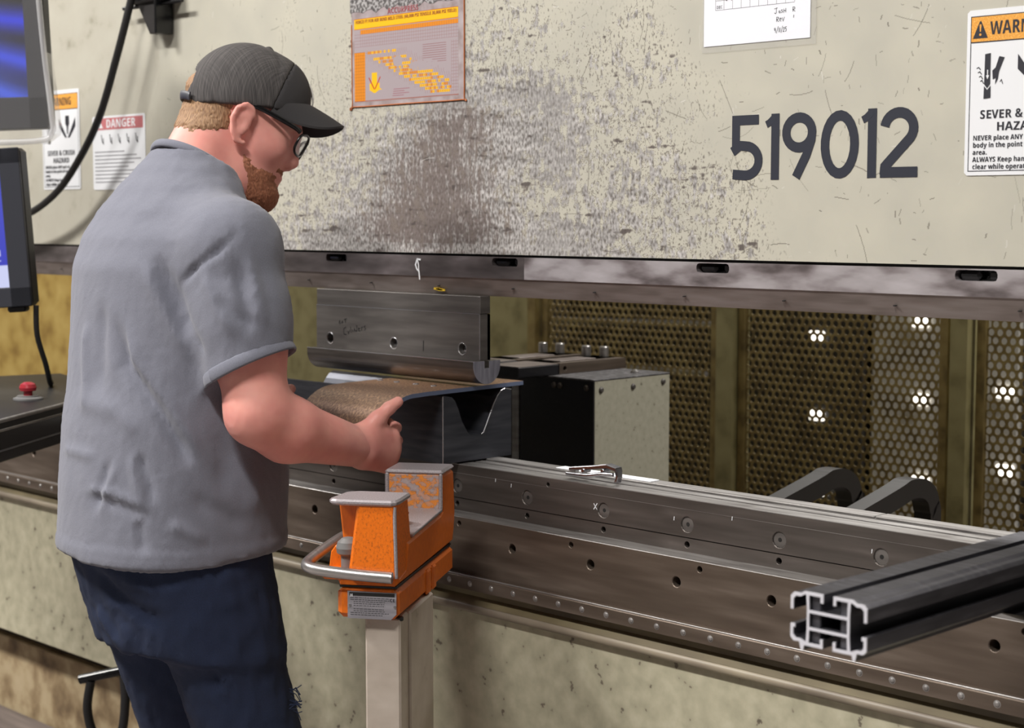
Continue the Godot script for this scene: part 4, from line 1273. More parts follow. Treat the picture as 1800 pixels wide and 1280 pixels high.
func warning_sign(label: String, x0: float, y0: float, h: float) -> void:
	var w := h * 0.74
	var k := h / 0.227
	var t := sign_board("warning_sign", label, x0, x0 + w, y0, y0 + h, M.white)
	var z := -2.0984
	var s := begin()
	stroke(s, Transform3D(Basis(), Vector3(x0, y0, z)), [Vector2(0.006, 0.006) * k, Vector2(0.006, 0.218) * k, Vector2(w - 0.006 * k, 0.218 * k), Vector2(w - 0.006 * k, 0.006 * k)], 0.0012 * k, true)
	put(s, "border_line", M.text, t)
	s = begin()
	box(s, Vector3(x0 + 0.0068 * k, y0 + 0.1835 * k, z), Vector3(x0 + w - 0.0068 * k, y0 + 0.2172 * k, z + 0.0002))
	put(s, "orange_band", M.amber, t)
	s = begin()
	box(s, Vector3(x0 + 0.0068 * k, y0 + 0.1822 * k, z), Vector3(x0 + w - 0.0068 * k, y0 + 0.1836 * k, z + 0.0003))
	put(s, "band_line", M.text, t)
	# alert triangle
	s = begin()
	prism(s, PackedVector2Array([Vector2(0.009, 0.188) * k, Vector2(0.032, 0.188) * k, Vector2(0.0215, 0.2115) * k, Vector2(0.0195, 0.2115) * k]), 0.0004, Transform3D(Basis(), Vector3(x0, y0, z)), 0.0)
	var al := put(s, "alert_triangle", M.text, t)
	s = begin()
	prism(s, PackedVector2Array([Vector2(0.0190, 0.207) * k, Vector2(0.0220, 0.207) * k, Vector2(0.0213, 0.197) * k, Vector2(0.0197, 0.197) * k]), 0.0003, Transform3D(Basis(), Vector3(x0, y0, z + 0.0003)), 0.0)
	rod(s, Vector3(x0 + 0.0205 * k, y0 + 0.193 * k, z), Vector3(x0 + 0.0205 * k, y0 + 0.193 * k, z + 0.0006), 0.0018 * k, 10)
	put(s, "exclamation_mark", M.amber, al)
	lettering("WARNING", Vector3(x0 + 0.085 * k * 0 + 0.034 * k + 0.051 * k, y0 + 0.2005 * k, z + 0.0004), 0.0175 * k, M.text, t, true, true, 0.098 * k)
	# pictograms: punch over hand, blade and hand
	s = begin()
	var P := Transform3D(Basis(), Vector3(x0, y0, z + 0.0002))
	prism(s, PackedVector2Array([Vector2(0.028, 0.125) * k, Vector2(0.0325, 0.1195) * k, Vector2(0.037, 0.125) * k, Vector2(0.037, 0.167) * k, Vector2(0.0285, 0.166) * k]), 0.0002, P)
	prism(s, PackedVector2Array([Vector2(0.0275, 0.105) * k, Vector2(0.038, 0.106) * k, Vector2(0.0378, 0.1225) * k, Vector2(0.0328, 0.117) * k, Vector2(0.0278, 0.1225) * k]), 0.0002, P)
	prism(s, PackedVector2Array([Vector2(0.040, 0.143) * k, Vector2(0.045, 0.147) * k, Vector2(0.050, 0.162) * k, Vector2(0.058, 0.160) * k, Vector2(0.050, 0.141) * k, Vector2(0.0485, 0.131) * k, Vector2(0.0445, 0.124) * k, Vector2(0.0455, 0.133) * k, Vector2(0.041, 0.131) * k]), 0.0002, P)
	for i in 4:
		stroke(s, P, [Vector2(0.016 + 0.002 * i, 0.147 - 0.006 * i) * k, Vector2(0.019 + 0.0018 * i, 0.1485 - 0.006 * i) * k, Vector2(0.022 + 0.0018 * i, 0.145 - 0.0065 * i) * k], 0.0013 * k)
	stroke(s, P, [Vector2(0.052, 0.127) * k, Vector2(0.054, 0.130) * k, Vector2(0.056, 0.124) * k], 0.001 * k)
	put(s, "hand_pictogram", M.text, t)
	s = begin()
	prism(s, PackedVector2Array([Vector2(0.0323, 0.1445) * k, Vector2(0.0337, 0.1445) * k, Vector2(0.0337, 0.137) * k, Vector2(0.0355, 0.137) * k, Vector2(0.033, 0.1315) * k, Vector2(0.0305, 0.137) * k, Vector2(0.0323, 0.137) * k]), 0.0002, Transform3D(Basis(), Vector3(x0, y0, z + 0.0004)))
	put(s, "arrow", M.white, t)
	s = begin()
	prism(s, PackedVector2Array([Vector2(0.078, 0.163) * k, Vector2(0.112, 0.118) * k, Vector2(0.104, 0.118) * k, Vector2(0.078, 0.143) * k]), 0.0002, P)
	prism(s, PackedVector2Array([Vector2(0.150, 0.163) * k, Vector2(0.116, 0.118) * k, Vector2(0.124, 0.118) * k, Vector2(0.150, 0.143) * k]), 0.0002, P)
	put(s, "crush_pictogram", M.text, t)
	s = begin()
	prism(s, PackedVector2Array([Vector2(0.106, 0.168) * k, Vector2(0.122, 0.168) * k, Vector2(0.123, 0.150) * k, Vector2(0.119, 0.143) * k, Vector2(0.117, 0.126) * k, Vector2(0.113, 0.126) * k, Vector2(0.112, 0.142) * k, Vector2(0.106, 0.150) * k]), 0.0002, P)
	put(s, "hand_pictogram", M.text, t)
	lettering("SEVER & CRUSH", Vector3(x0 + w / 2, y0 + 0.0835 * k, z + 0.0002), 0.0115 * k, M.text, t, true, true, 0.121 * k)
	lettering("HAZARD", Vector3(x0 + w / 2, y0 + 0.0665 * k, z + 0.0002), 0.0115 * k, M.text, t, true, true, 0.070 * k)
	var lines := ["NEVER place ANY part of", "body in the point of operation", "area.", "ALWAYS Keep hands", "clear while operating"]
	for i in 5:
		lettering(lines[i], Vector3(x0 + 0.0125 * k, y0 + (0.0515 - 0.0099 * i) * k, z + 0.0002), 0.0066 * k, M.text, t, true)

func signs() -> void:
	warning_sign("white and orange warning sign with hand pictograms right of the number", -1.2235, 1.4563, 0.227)
	warning_sign("partly hidden white and orange warning sign beside the monitor", -3.776, 1.465, 0.240)
	# danger sign
	var t := sign_board("danger_sign", "pale sign with faded red DANGER band behind the hanging cable", -3.54, -3.312, 1.462, 1.634, M.white)
	var z := -2.0984
	var s := begin()
	box(s, Vector3(-3.532, 1.602, z), Vector3(-3.32, 1.629, z + 0.0002))
	put(s, "red_band", M.red_faded, t)
	lettering("DANGER", Vector3(-3.415, 1.6155, z + 0.0003), 0.019, M.white, t, true, true, 0.125)
	s = begin()
	prism(s, PackedVector2Array([Vector2(-3.52, 1.606), Vector2(-3.492, 1.606), Vector2(-3.506, 1.627)]), 0.0003, Transform3D(Basis(), Vector3(0, 0, z)))
	put(s, "alert_triangle", M.white, t)
	for i in 5:
		var x := -3.50 + i * 0.037
		s = begin()
		stroke(s, Transform3D(Basis(), Vector3(x, 1.567, z)), [Vector2(0, 0.024), Vector2(0.003, 0.008), Vector2(0.009, 0.003), Vector2(0.008, 0.016)], 0.003)
		put(s, "pictogram", M.text, t)
	s = begin()
	for i in 9:
		var y := 1.549 - i * 0.0088
		box(s, Vector3(-3.53, y, z), Vector3(-3.40 + 0.07 * absf(sin(i * 2.3)), y + 0.0028, z + 0.0002))
	put(s, "small_print", mat(c8(152, 152, 158), 0.6), t)
	# tonnage chart: torn tinted plate with a yellow table
	t = sign_board("tonnage_chart", "worn orange-edged plate printed with a yellow bending force table", -2.568, -2.246, 1.612, 1.80, nmat(noise_img(81, 0.03, 4, 256, 256), [[0.0, c8(140, 124, 122)], [0.5, c8(164, 152, 154)], [1.0, c8(178, 168, 172)]], 0.3, 0.35), "plate")
	s = begin()
	tube(s, smooth_path([Vector3(-2.568, 1.772, -2.0985), Vector3(-2.567, 1.62, -2.0985), Vector3(-2.562, 1.613, -2.0985), Vector3(-2.40, 1.6125, -2.0985), Vector3(-2.252, 1.6122, -2.0985), Vector3(-2.2465, 1.617, -2.0985), Vector3(-2.246, 1.70, -2.0985), Vector3(-2.246, 1.80, -2.0985)], 4), 0.0013, 6)
	put(s, "rusty_rim", mat(c8(168, 92, 38), 0.5), t)
	var ci := Image.create(640, 352, false, Image.FORMAT_RGBA8)
	chart(ci)
	ci.generate_mipmaps()
	var cm := StandardMaterial3D.new()
	cm.albedo_texture = ImageTexture.create_from_image(ci)
	cm.roughness = 0.4
	s = begin()
	uvquad(s, Vector3(-2.560, 1.621, -2.0984), Vector3(-2.560, 1.7815, -2.0984), Vector3(-2.262, 1.7815, -2.0984), Vector3(-2.262, 1.621, -2.0984))
	put(s, "printed_table", cm, t)
	lettering("FORCE FT FOR AIR BEND MILD STEEL (60,000 PSI TENSILE 30,000 PSI YIELD)", Vector3(-2.411, 1.7752, -2.0981), 0.006, mat(c8(150, 84, 30), 0.6), t, true, true, 0.288)
	lettering("ACCURPRESS", Vector3(-2.415, 1.789, -2.0981), 0.0105, mat(c8(150, 74, 80), 0.6), t, true, true, 0.088)
	# torn strip of old glue along the chart's upper edge
	s = begin()
	var pp := PackedVector2Array()
	for i in 25:
		pp.append(Vector2(-2.572 + i * 0.0128, 1.7945 + 0.004 * sin(i * 1.9) + 0.003 * sin(i * 4.1)))
	pp.append(Vector2(-2.2645, 1.83)); pp.append(Vector2(-2.572, 1.83))
	prism(s, pp, 0.0016, Transform3D(Basis(), Vector3(0, 0, -2.0996)))
	tag(put(s, "glue_patch", nmat(noise_img(82, 0.06, 4, 256, 256), [[0.0, c8(50, 48, 48)], [0.45, c8(96, 92, 92)], [0.6, c8(150, 148, 148)], [1.0, c8(190, 188, 188)]], 0.15, 0.6), self), "grey smeared glue patch along the top of the force table plate", "patch")
	# paper in a clear sleeve
	t = thing("paper_sheet", "white paper form in a clear sleeve with handwriting below the grid", "paper", Vector3(-1.588, 1.667, -2.1))
	s = begin()
	box(s, Vector3(-1.690, 1.667, -2.0992), Vector3(-1.487, 1.93, -2.0986))
	put(s, "sheet", M.paper, t)
	s = begin()
	box(s, Vector3(-1.693, 1.657, -2.0997), Vector3(-1.476, 1.95, -2.0978), 0.0005)
	put(s, "clear_sleeve", M.film, t)
	z = -2.0984
	s = begin()
	var G := Transform3D(Basis(), Vector3(-1.667, 1.722, z))
	for i in 10: stroke(s, G, [Vector2(i * 0.0168, 0), Vector2(i * 0.0168, 0.16)], 0.0005)
	for i in 11: stroke(s, G, [Vector2(0, i * 0.0146), Vector2(0.151, i * 0.0146)], 0.0005)
	put(s, "printed_grid", M.text, t)
	lettering("DEC", Vector3(-1.665, 1.7265, z), 0.0042, M.text, t, false)
	lettering("NOV", Vector3(-1.665, 1.7405, z), 0.0042, M.text, t, false)
	s = begin()
	stroke(s, G, [Vector2(0.021, 0.0135), Vector2(0.033, 0.026)], 0.0026)
	stroke(s, G, [Vector2(0.0215, 0.026), Vector2(0.0325, 0.0135)], 0.0026)
	var hw := [[[0, 8], [6, 9], [3.5, 9], [3.5, 3], [2, 1.5], [0.5, 3]], [[8, 2], [7.5, 4.5], [9.5, 4.5], [9.8, 2.2], [8, 2]], [[13.5, 6], [11.5, 5.5], [13.5, 3.4], [11.5, 2]], [[15.5, 7], [15.5, 1.5]], [[18.6, 7.6], [18.6, 2]], [[15.5, 4.4], [18.6, 4.6]], [[30, 2], [30, 8], [33, 7.6], [33, 5.4], [30, 5], [33.6, 2]],
		[[4, -9], [4.2, -3], [7, -3.4], [7, -5.4], [4.2, -6], [7.4, -9.2]], [[9, -6.4], [11.6, -6], [11, -4.6], [9.2, -5], [9, -8], [11.6, -8.6]], [[13, -4], [14.6, -9], [16.6, -3.6]], [[31.5, -2], [31.2, -6]],
		[[2.5, -17], [0.5, -17.5], [1, -20], [2.6, -18.5], [2.4, -23]], [[4, -24], [7, -15]], [[8.2, -17], [8, -23]], [[10, -17], [9.8, -23]], [[11.4, -24], [14, -15]], [[14.6, -18], [16.4, -17.2], [16.4, -19], [14.6, -22.6], [17, -22.4]], [[20.6, -16.6], [18.4, -16.8], [18.2, -19], [20, -19.4], [19.8, -22], [17.8, -22.4]]]
	for q in hw:
		var pts := []
		for v in q: pts.append(Vector2(v[0], v[1]) * 0.00098 * 1.18)
		stroke(s, Transform3D(Basis(), Vector3(-1.5535, 1.7055, z)), pts, 0.00095)
	put(s, "handwriting", M.text, t)

func chart(img: Image) -> void:
	var bg := c8(164, 152, 156); var ln := c8(140, 96, 96); var og := c8(214, 132, 30); var ye := c8(240, 184, 20)
	img.fill(bg)
	img.fill_rect(Rect2i(0, 0, 640, 44), ye)
	for y in [0, 42]: img.fill_rect(Rect2i(0, y, 640, 3), c8(190, 110, 30))
	img.fill_rect(Rect2i(40, 48, 600, 18), og)
	for r in 5:
		for x in range(40, 640, 14): img.fill_rect(Rect2i(x, 48, 1, 70), ln)
		img.fill_rect(Rect2i(0, 66 + r * 13, 640, 1), ln)
	img.fill_rect(Rect2i(0, 142, 70, 208), og)
	for j in 16:
		img.fill_rect(Rect2i(0, 142 + j * 13, 70, 1), c8(150, 88, 40))
		img.fill_rect(Rect2i(600, 136 + j * 13, 40, 1), ln)
	for x in [14, 28, 42, 56]: img.fill_rect(Rect2i(x, 142, 1, 208), c8(150, 88, 40))
	for x in [600, 613, 626]: img.fill_rect(Rect2i(x, 130, 1, 212), ln)
	var rng := RandomNumberGenerator.new()
	rng.seed = 5
	for j in 14:
		var y := 142 + j * 14
		var xs := 60 + j * 32
		if j % 2 == 0 or j > 2:
			for i in 16:
				var x := xs + i * 13
				if x > 590: break
				var c := ye if rng.randf() < 0.7 else og
				if rng.randf() < 0.78: img.fill_rect(Rect2i(x, y, 12, 11), c)
				img.fill_rect(Rect2i(x + 3, y + 4, 5, 3), c8(180, 120, 40))
		for i in 24:
			var x := xs - 30 + i * 13
			if x > 70 and x < 600: img.fill_rect(Rect2i(x, y - 2, 1, 15), ln)
	for j in 9: img.fill_rect(Rect2i(430, 136 + j * 9, 140, 2), c8(134, 84, 88))
	# punch and die emblem
	img.fill_rect(Rect2i(75, 214, 95, 120), bg)
	img.fill_rect(Rect2i(112, 232, 34, 64), ye)
	for i in 46:
		img.fill_rect(Rect2i(96 + i, 282 + i / 2, 66 - i if i < 30 else 36, 1), ye)
	img.fill_rect(Rect2i(98, 276, 64, 30), ye)
	for i in 22: img.fill_rect(Rect2i(104 + i, 306 + i / 2, 52 - 2 * i if i < 26 else 0, 1), ye)
	for i in 34:
		img.fill_rect(Rect2i(92 + i, 250 + int(i * 1.45), 4, 5), c8(176, 50, 30))
		img.fill_rect(Rect2i(164 - i, 250 + int(i * 1.45), 4, 5), c8(176, 50, 30))
	for j in 4: img.fill_rect(Rect2i(250 - j * 2, 306 + j * 9, 70 + (30 if j % 2 == 0 else 0), 3), c8(150, 100, 110))
	img.fill_rect(Rect2i(0, 347, 640, 3), c8(150, 80, 60))
	# torn spots
	for i in 500:
		var a := rng.randf() * TAU; var r := rng.randf()
		img.fill_rect(Rect2i(275 + int(cos(a) * 28 * r), 190 + int(sin(a) * 22 * r), 6, 6), bg)
		img.fill_rect(Rect2i(430 + int(cos(a) * 90 * r), 215 + int(sin(a) * 22 * r), 8, 6), bg)

# =====================================================================  monitors, console and cables at the left
func screen_mat(img: Image, e: float) -> StandardMaterial3D:
	var m := StandardMaterial3D.new()
	m.albedo_color = Color(0.02, 0.02, 0.02)
	m.roughness = 0.25
	m.emission_enabled = true
	m.emission = Color(1, 1, 1)
	m.emission_operator = BaseMaterial3D.EMISSION_OP_MULTIPLY
	m.emission_texture = ImageTexture.create_from_image(img)
	m.emission_energy_multiplier = e
	return m

func left_side() -> void:
	var R := Vector3(0.7031, 0, -0.7111); var toward := Vector3(0.7111, 0, 0.7031)
	# lower monitor; own axes with the origin at its lower right corner
	var t := Node3D.new()
	t.name = numbered("monitor")
	t.set_meta("local", true)
	tag(t, "black bezelled monitor with a violet screen, lower of the two at left", "monitor", "monitors at the left edge")
	var B := Basis(R, Vector3.UP, toward).rotated(toward, deg_to_rad(3.6))
	t.transform = Transform3D(B, Vector3(-3.195, 1.212, -1.743))
	add_child(t)
	var s := begin()
	box(s, Vector3(-0.50, 0.0, -0.06), Vector3(0.0, 0.332, -0.004), 0.008)
	put(s, "casing", M.black, t)
	s = begin()
	for q in [[Vector3(-0.50, 0, -0.004), Vector3(0, 0.042, 0.004)], [Vector3(-0.50, 0.298, -0.004), Vector3(0, 0.332, 0.004)], [Vector3(-0.044, 0.0, -0.004), Vector3(0, 0.332, 0.004)], [Vector3(-0.50, 0.0, -0.004), Vector3(-0.456, 0.332, 0.004)]]:
		box(s, q[0], q[1], 0.002)
	put(s, "bezel", mat(c8(52, 54, 62), 0.4), t)
	var im := Image.create(128, 96, false, Image.FORMAT_RGB8)
	for y in 96:
		for x in 128:
			im.set_pixel(x, y, c8(120, 130, 225).lerp(c8(66, 70, 190), (x + y) / 220.0) if y < 78 else c8(210, 215, 250))
	im.fill_rect(Rect2i(119, 66, 4, 5), c8(230, 230, 250))
	im.fill_rect(Rect2i(112, 74, 11, 1), c8(200, 205, 250))
	s = begin()
	uvquad(s, Vector3(-0.458, 0.040, -0.003), Vector3(-0.458, 0.30, -0.003), Vector3(-0.042, 0.30, -0.003), Vector3(-0.042, 0.040, -0.003))
	put(s, "screen", screen_mat(im, 1.0), t)
	s = begin()
	box(s, Vector3(-0.06, -0.012, -0.05), Vector3(-0.02, 0.002, -0.02), 0.004)
	put(s, "cable_gland", M.black, t)
	s = begin()
	box(s, Vector3(-0.36, -0.10, -0.10), Vector3(-0.30, 0.30, -0.058), 0.006)
	put(s, "mounting_arm", M.black, t)
	# upper monitor in a clear plastic bag
	t = Node3D.new()
	t.name = numbered("monitor")
	t.set_meta("local", true)
	tag(t, "monitor with blue swirl picture wrapped in clear plastic, upper of the two", "monitor", "monitors at the left edge")
	t.transform = Transform3D(Basis(R, Vector3.UP, toward).rotated(toward, deg_to_rad(2.0)), Vector3(-3.183, 1.563, -1.799))
	add_child(t)
	s = begin()
	box(s, Vector3(-0.56, 0.022, -0.06), Vector3(-0.012, 0.42, -0.004), 0.008)
	put(s, "casing", M.black, t)
	s = begin()
	for q in [[Vector3(-0.56, 0.022, -0.004), Vector3(-0.012, 0.088, 0.003)], [Vector3(-0.052, 0.022, -0.004), Vector3(-0.012, 0.42, 0.003)], [Vector3(-0.56, 0.38, -0.004), Vector3(-0.012, 0.42, 0.003)]]:
		box(s, q[0], q[1], 0.002)
	put(s, "bezel", mat(c8(48, 48, 54), 0.35), t)
	im = Image.create(256, 160, false, Image.FORMAT_RGB8)
	for y in 160:
		for x in 256:
			var u := x / 256.0; var v := y / 160.0
			var c := Color(0.02, 0.02, 0.06)
			for k in 4:
				var e := absf(v - (0.2 + 0.25 * k) - 0.5 * (u - 0.85) * (0.4 + 0.5 * k) + 0.35 * (u - 0.6) * (u - 0.6))
				c = c.lerp(Color(0.10, 0.14, 0.95).lerp(Color(0.35, 0.5, 1.0), 0.25 * k), clampf(1.0 - e * (8.0 - k), 0, 0.92))
			im.set_pixel(x, y, c)
	s = begin()
	uvquad(s, Vector3(-0.53, 0.086, -0.003), Vector3(-0.53, 0.382, -0.003), Vector3(-0.050, 0.382, -0.003), Vector3(-0.050, 0.086, -0.003))
	put(s, "screen", screen_mat(im, 0.9), t)
	s = begin()
	prism(s, PackedVector2Array([Vector2(-0.57, -0.012), Vector2(-0.03, -0.008), Vector2(-0.004, 0.010), Vector2(-0.001, 0.03), Vector2(-0.012, 0.18), Vector2(-0.022, 0.43), Vector2(-0.57, 0.43)]), 0.075, Transform3D(Basis(), Vector3(0, 0, -0.066)), 0.006)
	put(s, "plastic_bag", M.film, t)
	s = begin()
	tube(s, smooth_path([Vector3(-0.57, -0.010, 0.010), Vector3(-0.25, -0.004, 0.011), Vector3(-0.04, -0.005, 0.010), Vector3(-0.006, 0.012, 0.006), Vector3(-0.004, 0.05, 0.005), Vector3(-0.013, 0.20, 0.006), Vector3(-0.021, 0.43, 0.007)], 5), 0.006, 8)
	put(s, "bag_fold", M.film_fold, t)
	s = begin()
	box(s, Vector3(-0.30, 0.2, -0.12), Vector3(-0.24, 0.60, -0.058), 0.006)
	put(s, "mounting_arm", M.black, t)
	# cables
	s = begin()
	tube(s, smooth_path([Vector3(-3.20, 2.02, -2.05), Vector3(-3.262, 1.90, -2.045), Vector3(-3.32, 1.76, -2.035), Vector3(-3.395, 1.623, -2.03), Vector3(-3.50, 1.52, -2.03), Vector3(-3.61, 1.448, -2.03), Vector3(-3.76, 1.40, -2.03), Vector3(-3.95, 1.385, -2.02)], 6), 0.0085, 10)
	tag(put(s, "hanging_cable", M.rubber, self), "thick black cable hanging in a curve across the ram at left", "cable")
	s = begin()
	tube(s, smooth_path([Vector3(-3.211, 1.212, -1.76), Vector3(-3.215, 1.149, -1.763), Vector3(-3.226, 1.086, -1.787), Vector3(-3.250, 1.042, -1.810), Vector3(-3.30, 1.0365, -1.84)], 5), 0.006, 8)
	tag(put(s, "monitor_cable", M.rubber, self), "thin black cable running down from the lower monitor behind the console", "cable")
	# bracket on the ram
	t = thing("wall_bracket", "black metal bracket with a hanging hook fixed high on the ram", "bracket", Vector3(-3.22, 1.80, -2.09))
	s = begin()
	rod(s, Vector3(-3.345, 1.868, -2.07), Vector3(-3.11, 1.866, -2.07), 0.0045, 10)
	put(s, "cross_rod", M.black, t)
	s = begin()
	box(s, Vector3(-3.30, 1.872, -2.0995), Vector3(-3.15, 1.96, -2.055), 0.004)
	put(s, "body", M.black, t)
	s = begin()
	prism(s, PackedVector2Array([Vector2(-3.285, 1.875), Vector2(-3.235, 1.803), Vector2(-3.19, 1.80), Vector2(-3.185, 1.875)]), 0.03, Transform3D(Basis(), Vector3(0, 0, -2.095)), 0.003)
	put(s, "hook", mat(c8(62, 60, 60), 0.35, 0.3), t)
	s = begin()
	box(s, Vector3(-3.192, 1.80, -2.095), Vector3(-3.184, 1.88, -2.05), 0.002)
	put(s, "side_plate", M.black_gloss, t)
	s = begin()
	rod(s, Vector3(-3.32, 1.842, -2.07), Vector3(-3.318, 1.90, -2.07), 0.002, 8)
	put(s, "pin", M.black, t)
	# console with a red mushroom button
	t = thing("control_console", "black control console shelf with worn pale front edge left of the worker", "console", Vector3(-3.2, 0.98, -1.75))
	var pts := [Vector2(-2.709, -1.325), Vector2(-3.12, -1.885), Vector2(-3.538, -2.0), Vector2(-3.60, -1.80), Vector2(-3.478, -1.66)]
	var poly := PackedVector2Array()
	for p in pts: poly.append(Vector2(p.x, -p.y))
	var XZ := Basis(Vector3(1, 0, 0), Vector3(0, 0, -1), Vector3(0, 1, 0))
	s = begin()
	prism(s, poly, 0.022, Transform3D(XZ, Vector3(0, 1.008, 0)), 0.002)
	put(s, "top", M.black, t)
	s = begin()
	for i in 2:
		var y: float = [1.0265, 1.009][i]
		tube(s, PackedVector3Array([Vector3(-2.708, y, -1.324), Vector3(-3.121, y, -1.886)]), [0.0042, 0.0028][i], 6)
	put(s, "front_edge", M.steel_light, t)
	s = begin()
	poly = PackedVector2Array([Vector2(-2.74, 1.35), Vector2(-3.128, 1.868), Vector2(-3.5, 1.96), Vector2(-3.55, 1.80), Vector2(-3.40, 1.64)])
	prism(s, poly, 0.062, Transform3D(XZ, Vector3(0, 0.946, 0)), 0.002)
	put(s, "housing", M.black_gloss, t)
	s = begin()
	tube(s, PackedVector3Array([Vector3(-2.737, 0.968, -1.347), Vector3(-3.128, 0.968, -1.868)]), 0.0018, 6)
	put(s, "housing_edge", M.grey_plastic, t)
	s = begin()
	lathe(s, Transform3D(Basis(), Vector3(-3.079, 1.030, -1.665)), [[0.030, 0], [0.030, 0.003], [0.022, 0.006], [0.022, 0.008], [0, 0.008]], 20)
	put(s, "button_base", M.grey_plastic, t)
	s = begin()
	lathe(s, Transform3D(Basis(), Vector3(-3.079, 1.038, -1.665)), [[0.009, 0], [0.009, 0.008], [0.016, 0.010], [0.0175, 0.016], [0.015, 0.023], [0.008, 0.027], [0, 0.028]], 20)
	put(s, "mushroom_button", M.red_button, t)
	s = begin()
	box(s, Vector3(-2.90, 0.0, -1.45), Vector3(-2.82, 0.948, -1.37), 0.004)
	put(s, "leg", M.black, t)
	s = begin()
	rod(s, Vector3(-3.20, 0.948, -1.86), Vector3(-3.10, 0.86, -1.86), 0.006, 10)
	put(s, "lever", M.brushed, t)
	# black tubular foot switch guard near the floor
	t = thing("foot_switch", "black tubular foot switch guard near the floor behind the worker's legs", "foot switch", Vector3(-3.12, 0.0, -1.85))
	s = begin()
	rod(s, Vector3(-3.165, 0.403, -1.815), Vector3(-3.09, 0.425, -1.885), 0.0105, 14, 0.001)
	put(s, "handle_tube", M.black_gloss, t)
	s = begin()
	tube(s, smooth_path([Vector3(-3.145, 0.40, -1.831), Vector3(-3.150, 0.34, -1.824), Vector3(-3.140, 0.285, -1.832), Vector3(-3.115, 0.262, -1.85), Vector3(-3.09, 0.29, -1.87), Vector3(-3.088, 0.36, -1.88), Vector3(-3.095, 0.41, -1.882)], 6), 0.010, 10)
	put(s, "guard_loop", M.black, t)
	s = begin()
	rod(s, Vector3(-3.115, 0.01, -1.85), Vector3(-3.115, 0.268, -1.85), 0.011, 12)
	put(s, "stem", M.black, t)
	s = begin()
	lathe(s, Transform3D(Basis(), Vector3(-3.115, 0, -1.85)), [[0.09, 0], [0.09, 0.012], [0.03, 0.024], [0, 0.024]], 24)
	put(s, "base", M.black, t)

# =====================================================================  the worker
func smin(a: float, b: float, k: float) -> float:
	var h := maxf(k - absf(a - b), 0.0) / k
	return minf(a, b) - h * h * k * 0.25

func cone(p: Vector3, a: Vector3, b: Vector3, ra: float, rb: float) -> float:
	var ab := b - a
	var h := clampf((p - a).dot(ab) / ab.length_squared(), 0.0, 1.0)
	return (p - a - ab * h).length() - lerpf(ra, rb, h)

func ell(p: Vector3, c: Vector3, r: Vector3) -> float:
	var q := (p - c) / r
	var k0 := q.length()
	var k1 := (q / r).length()
	return k0 * (k0 - 1.0) / maxf(k1, 0.0001)

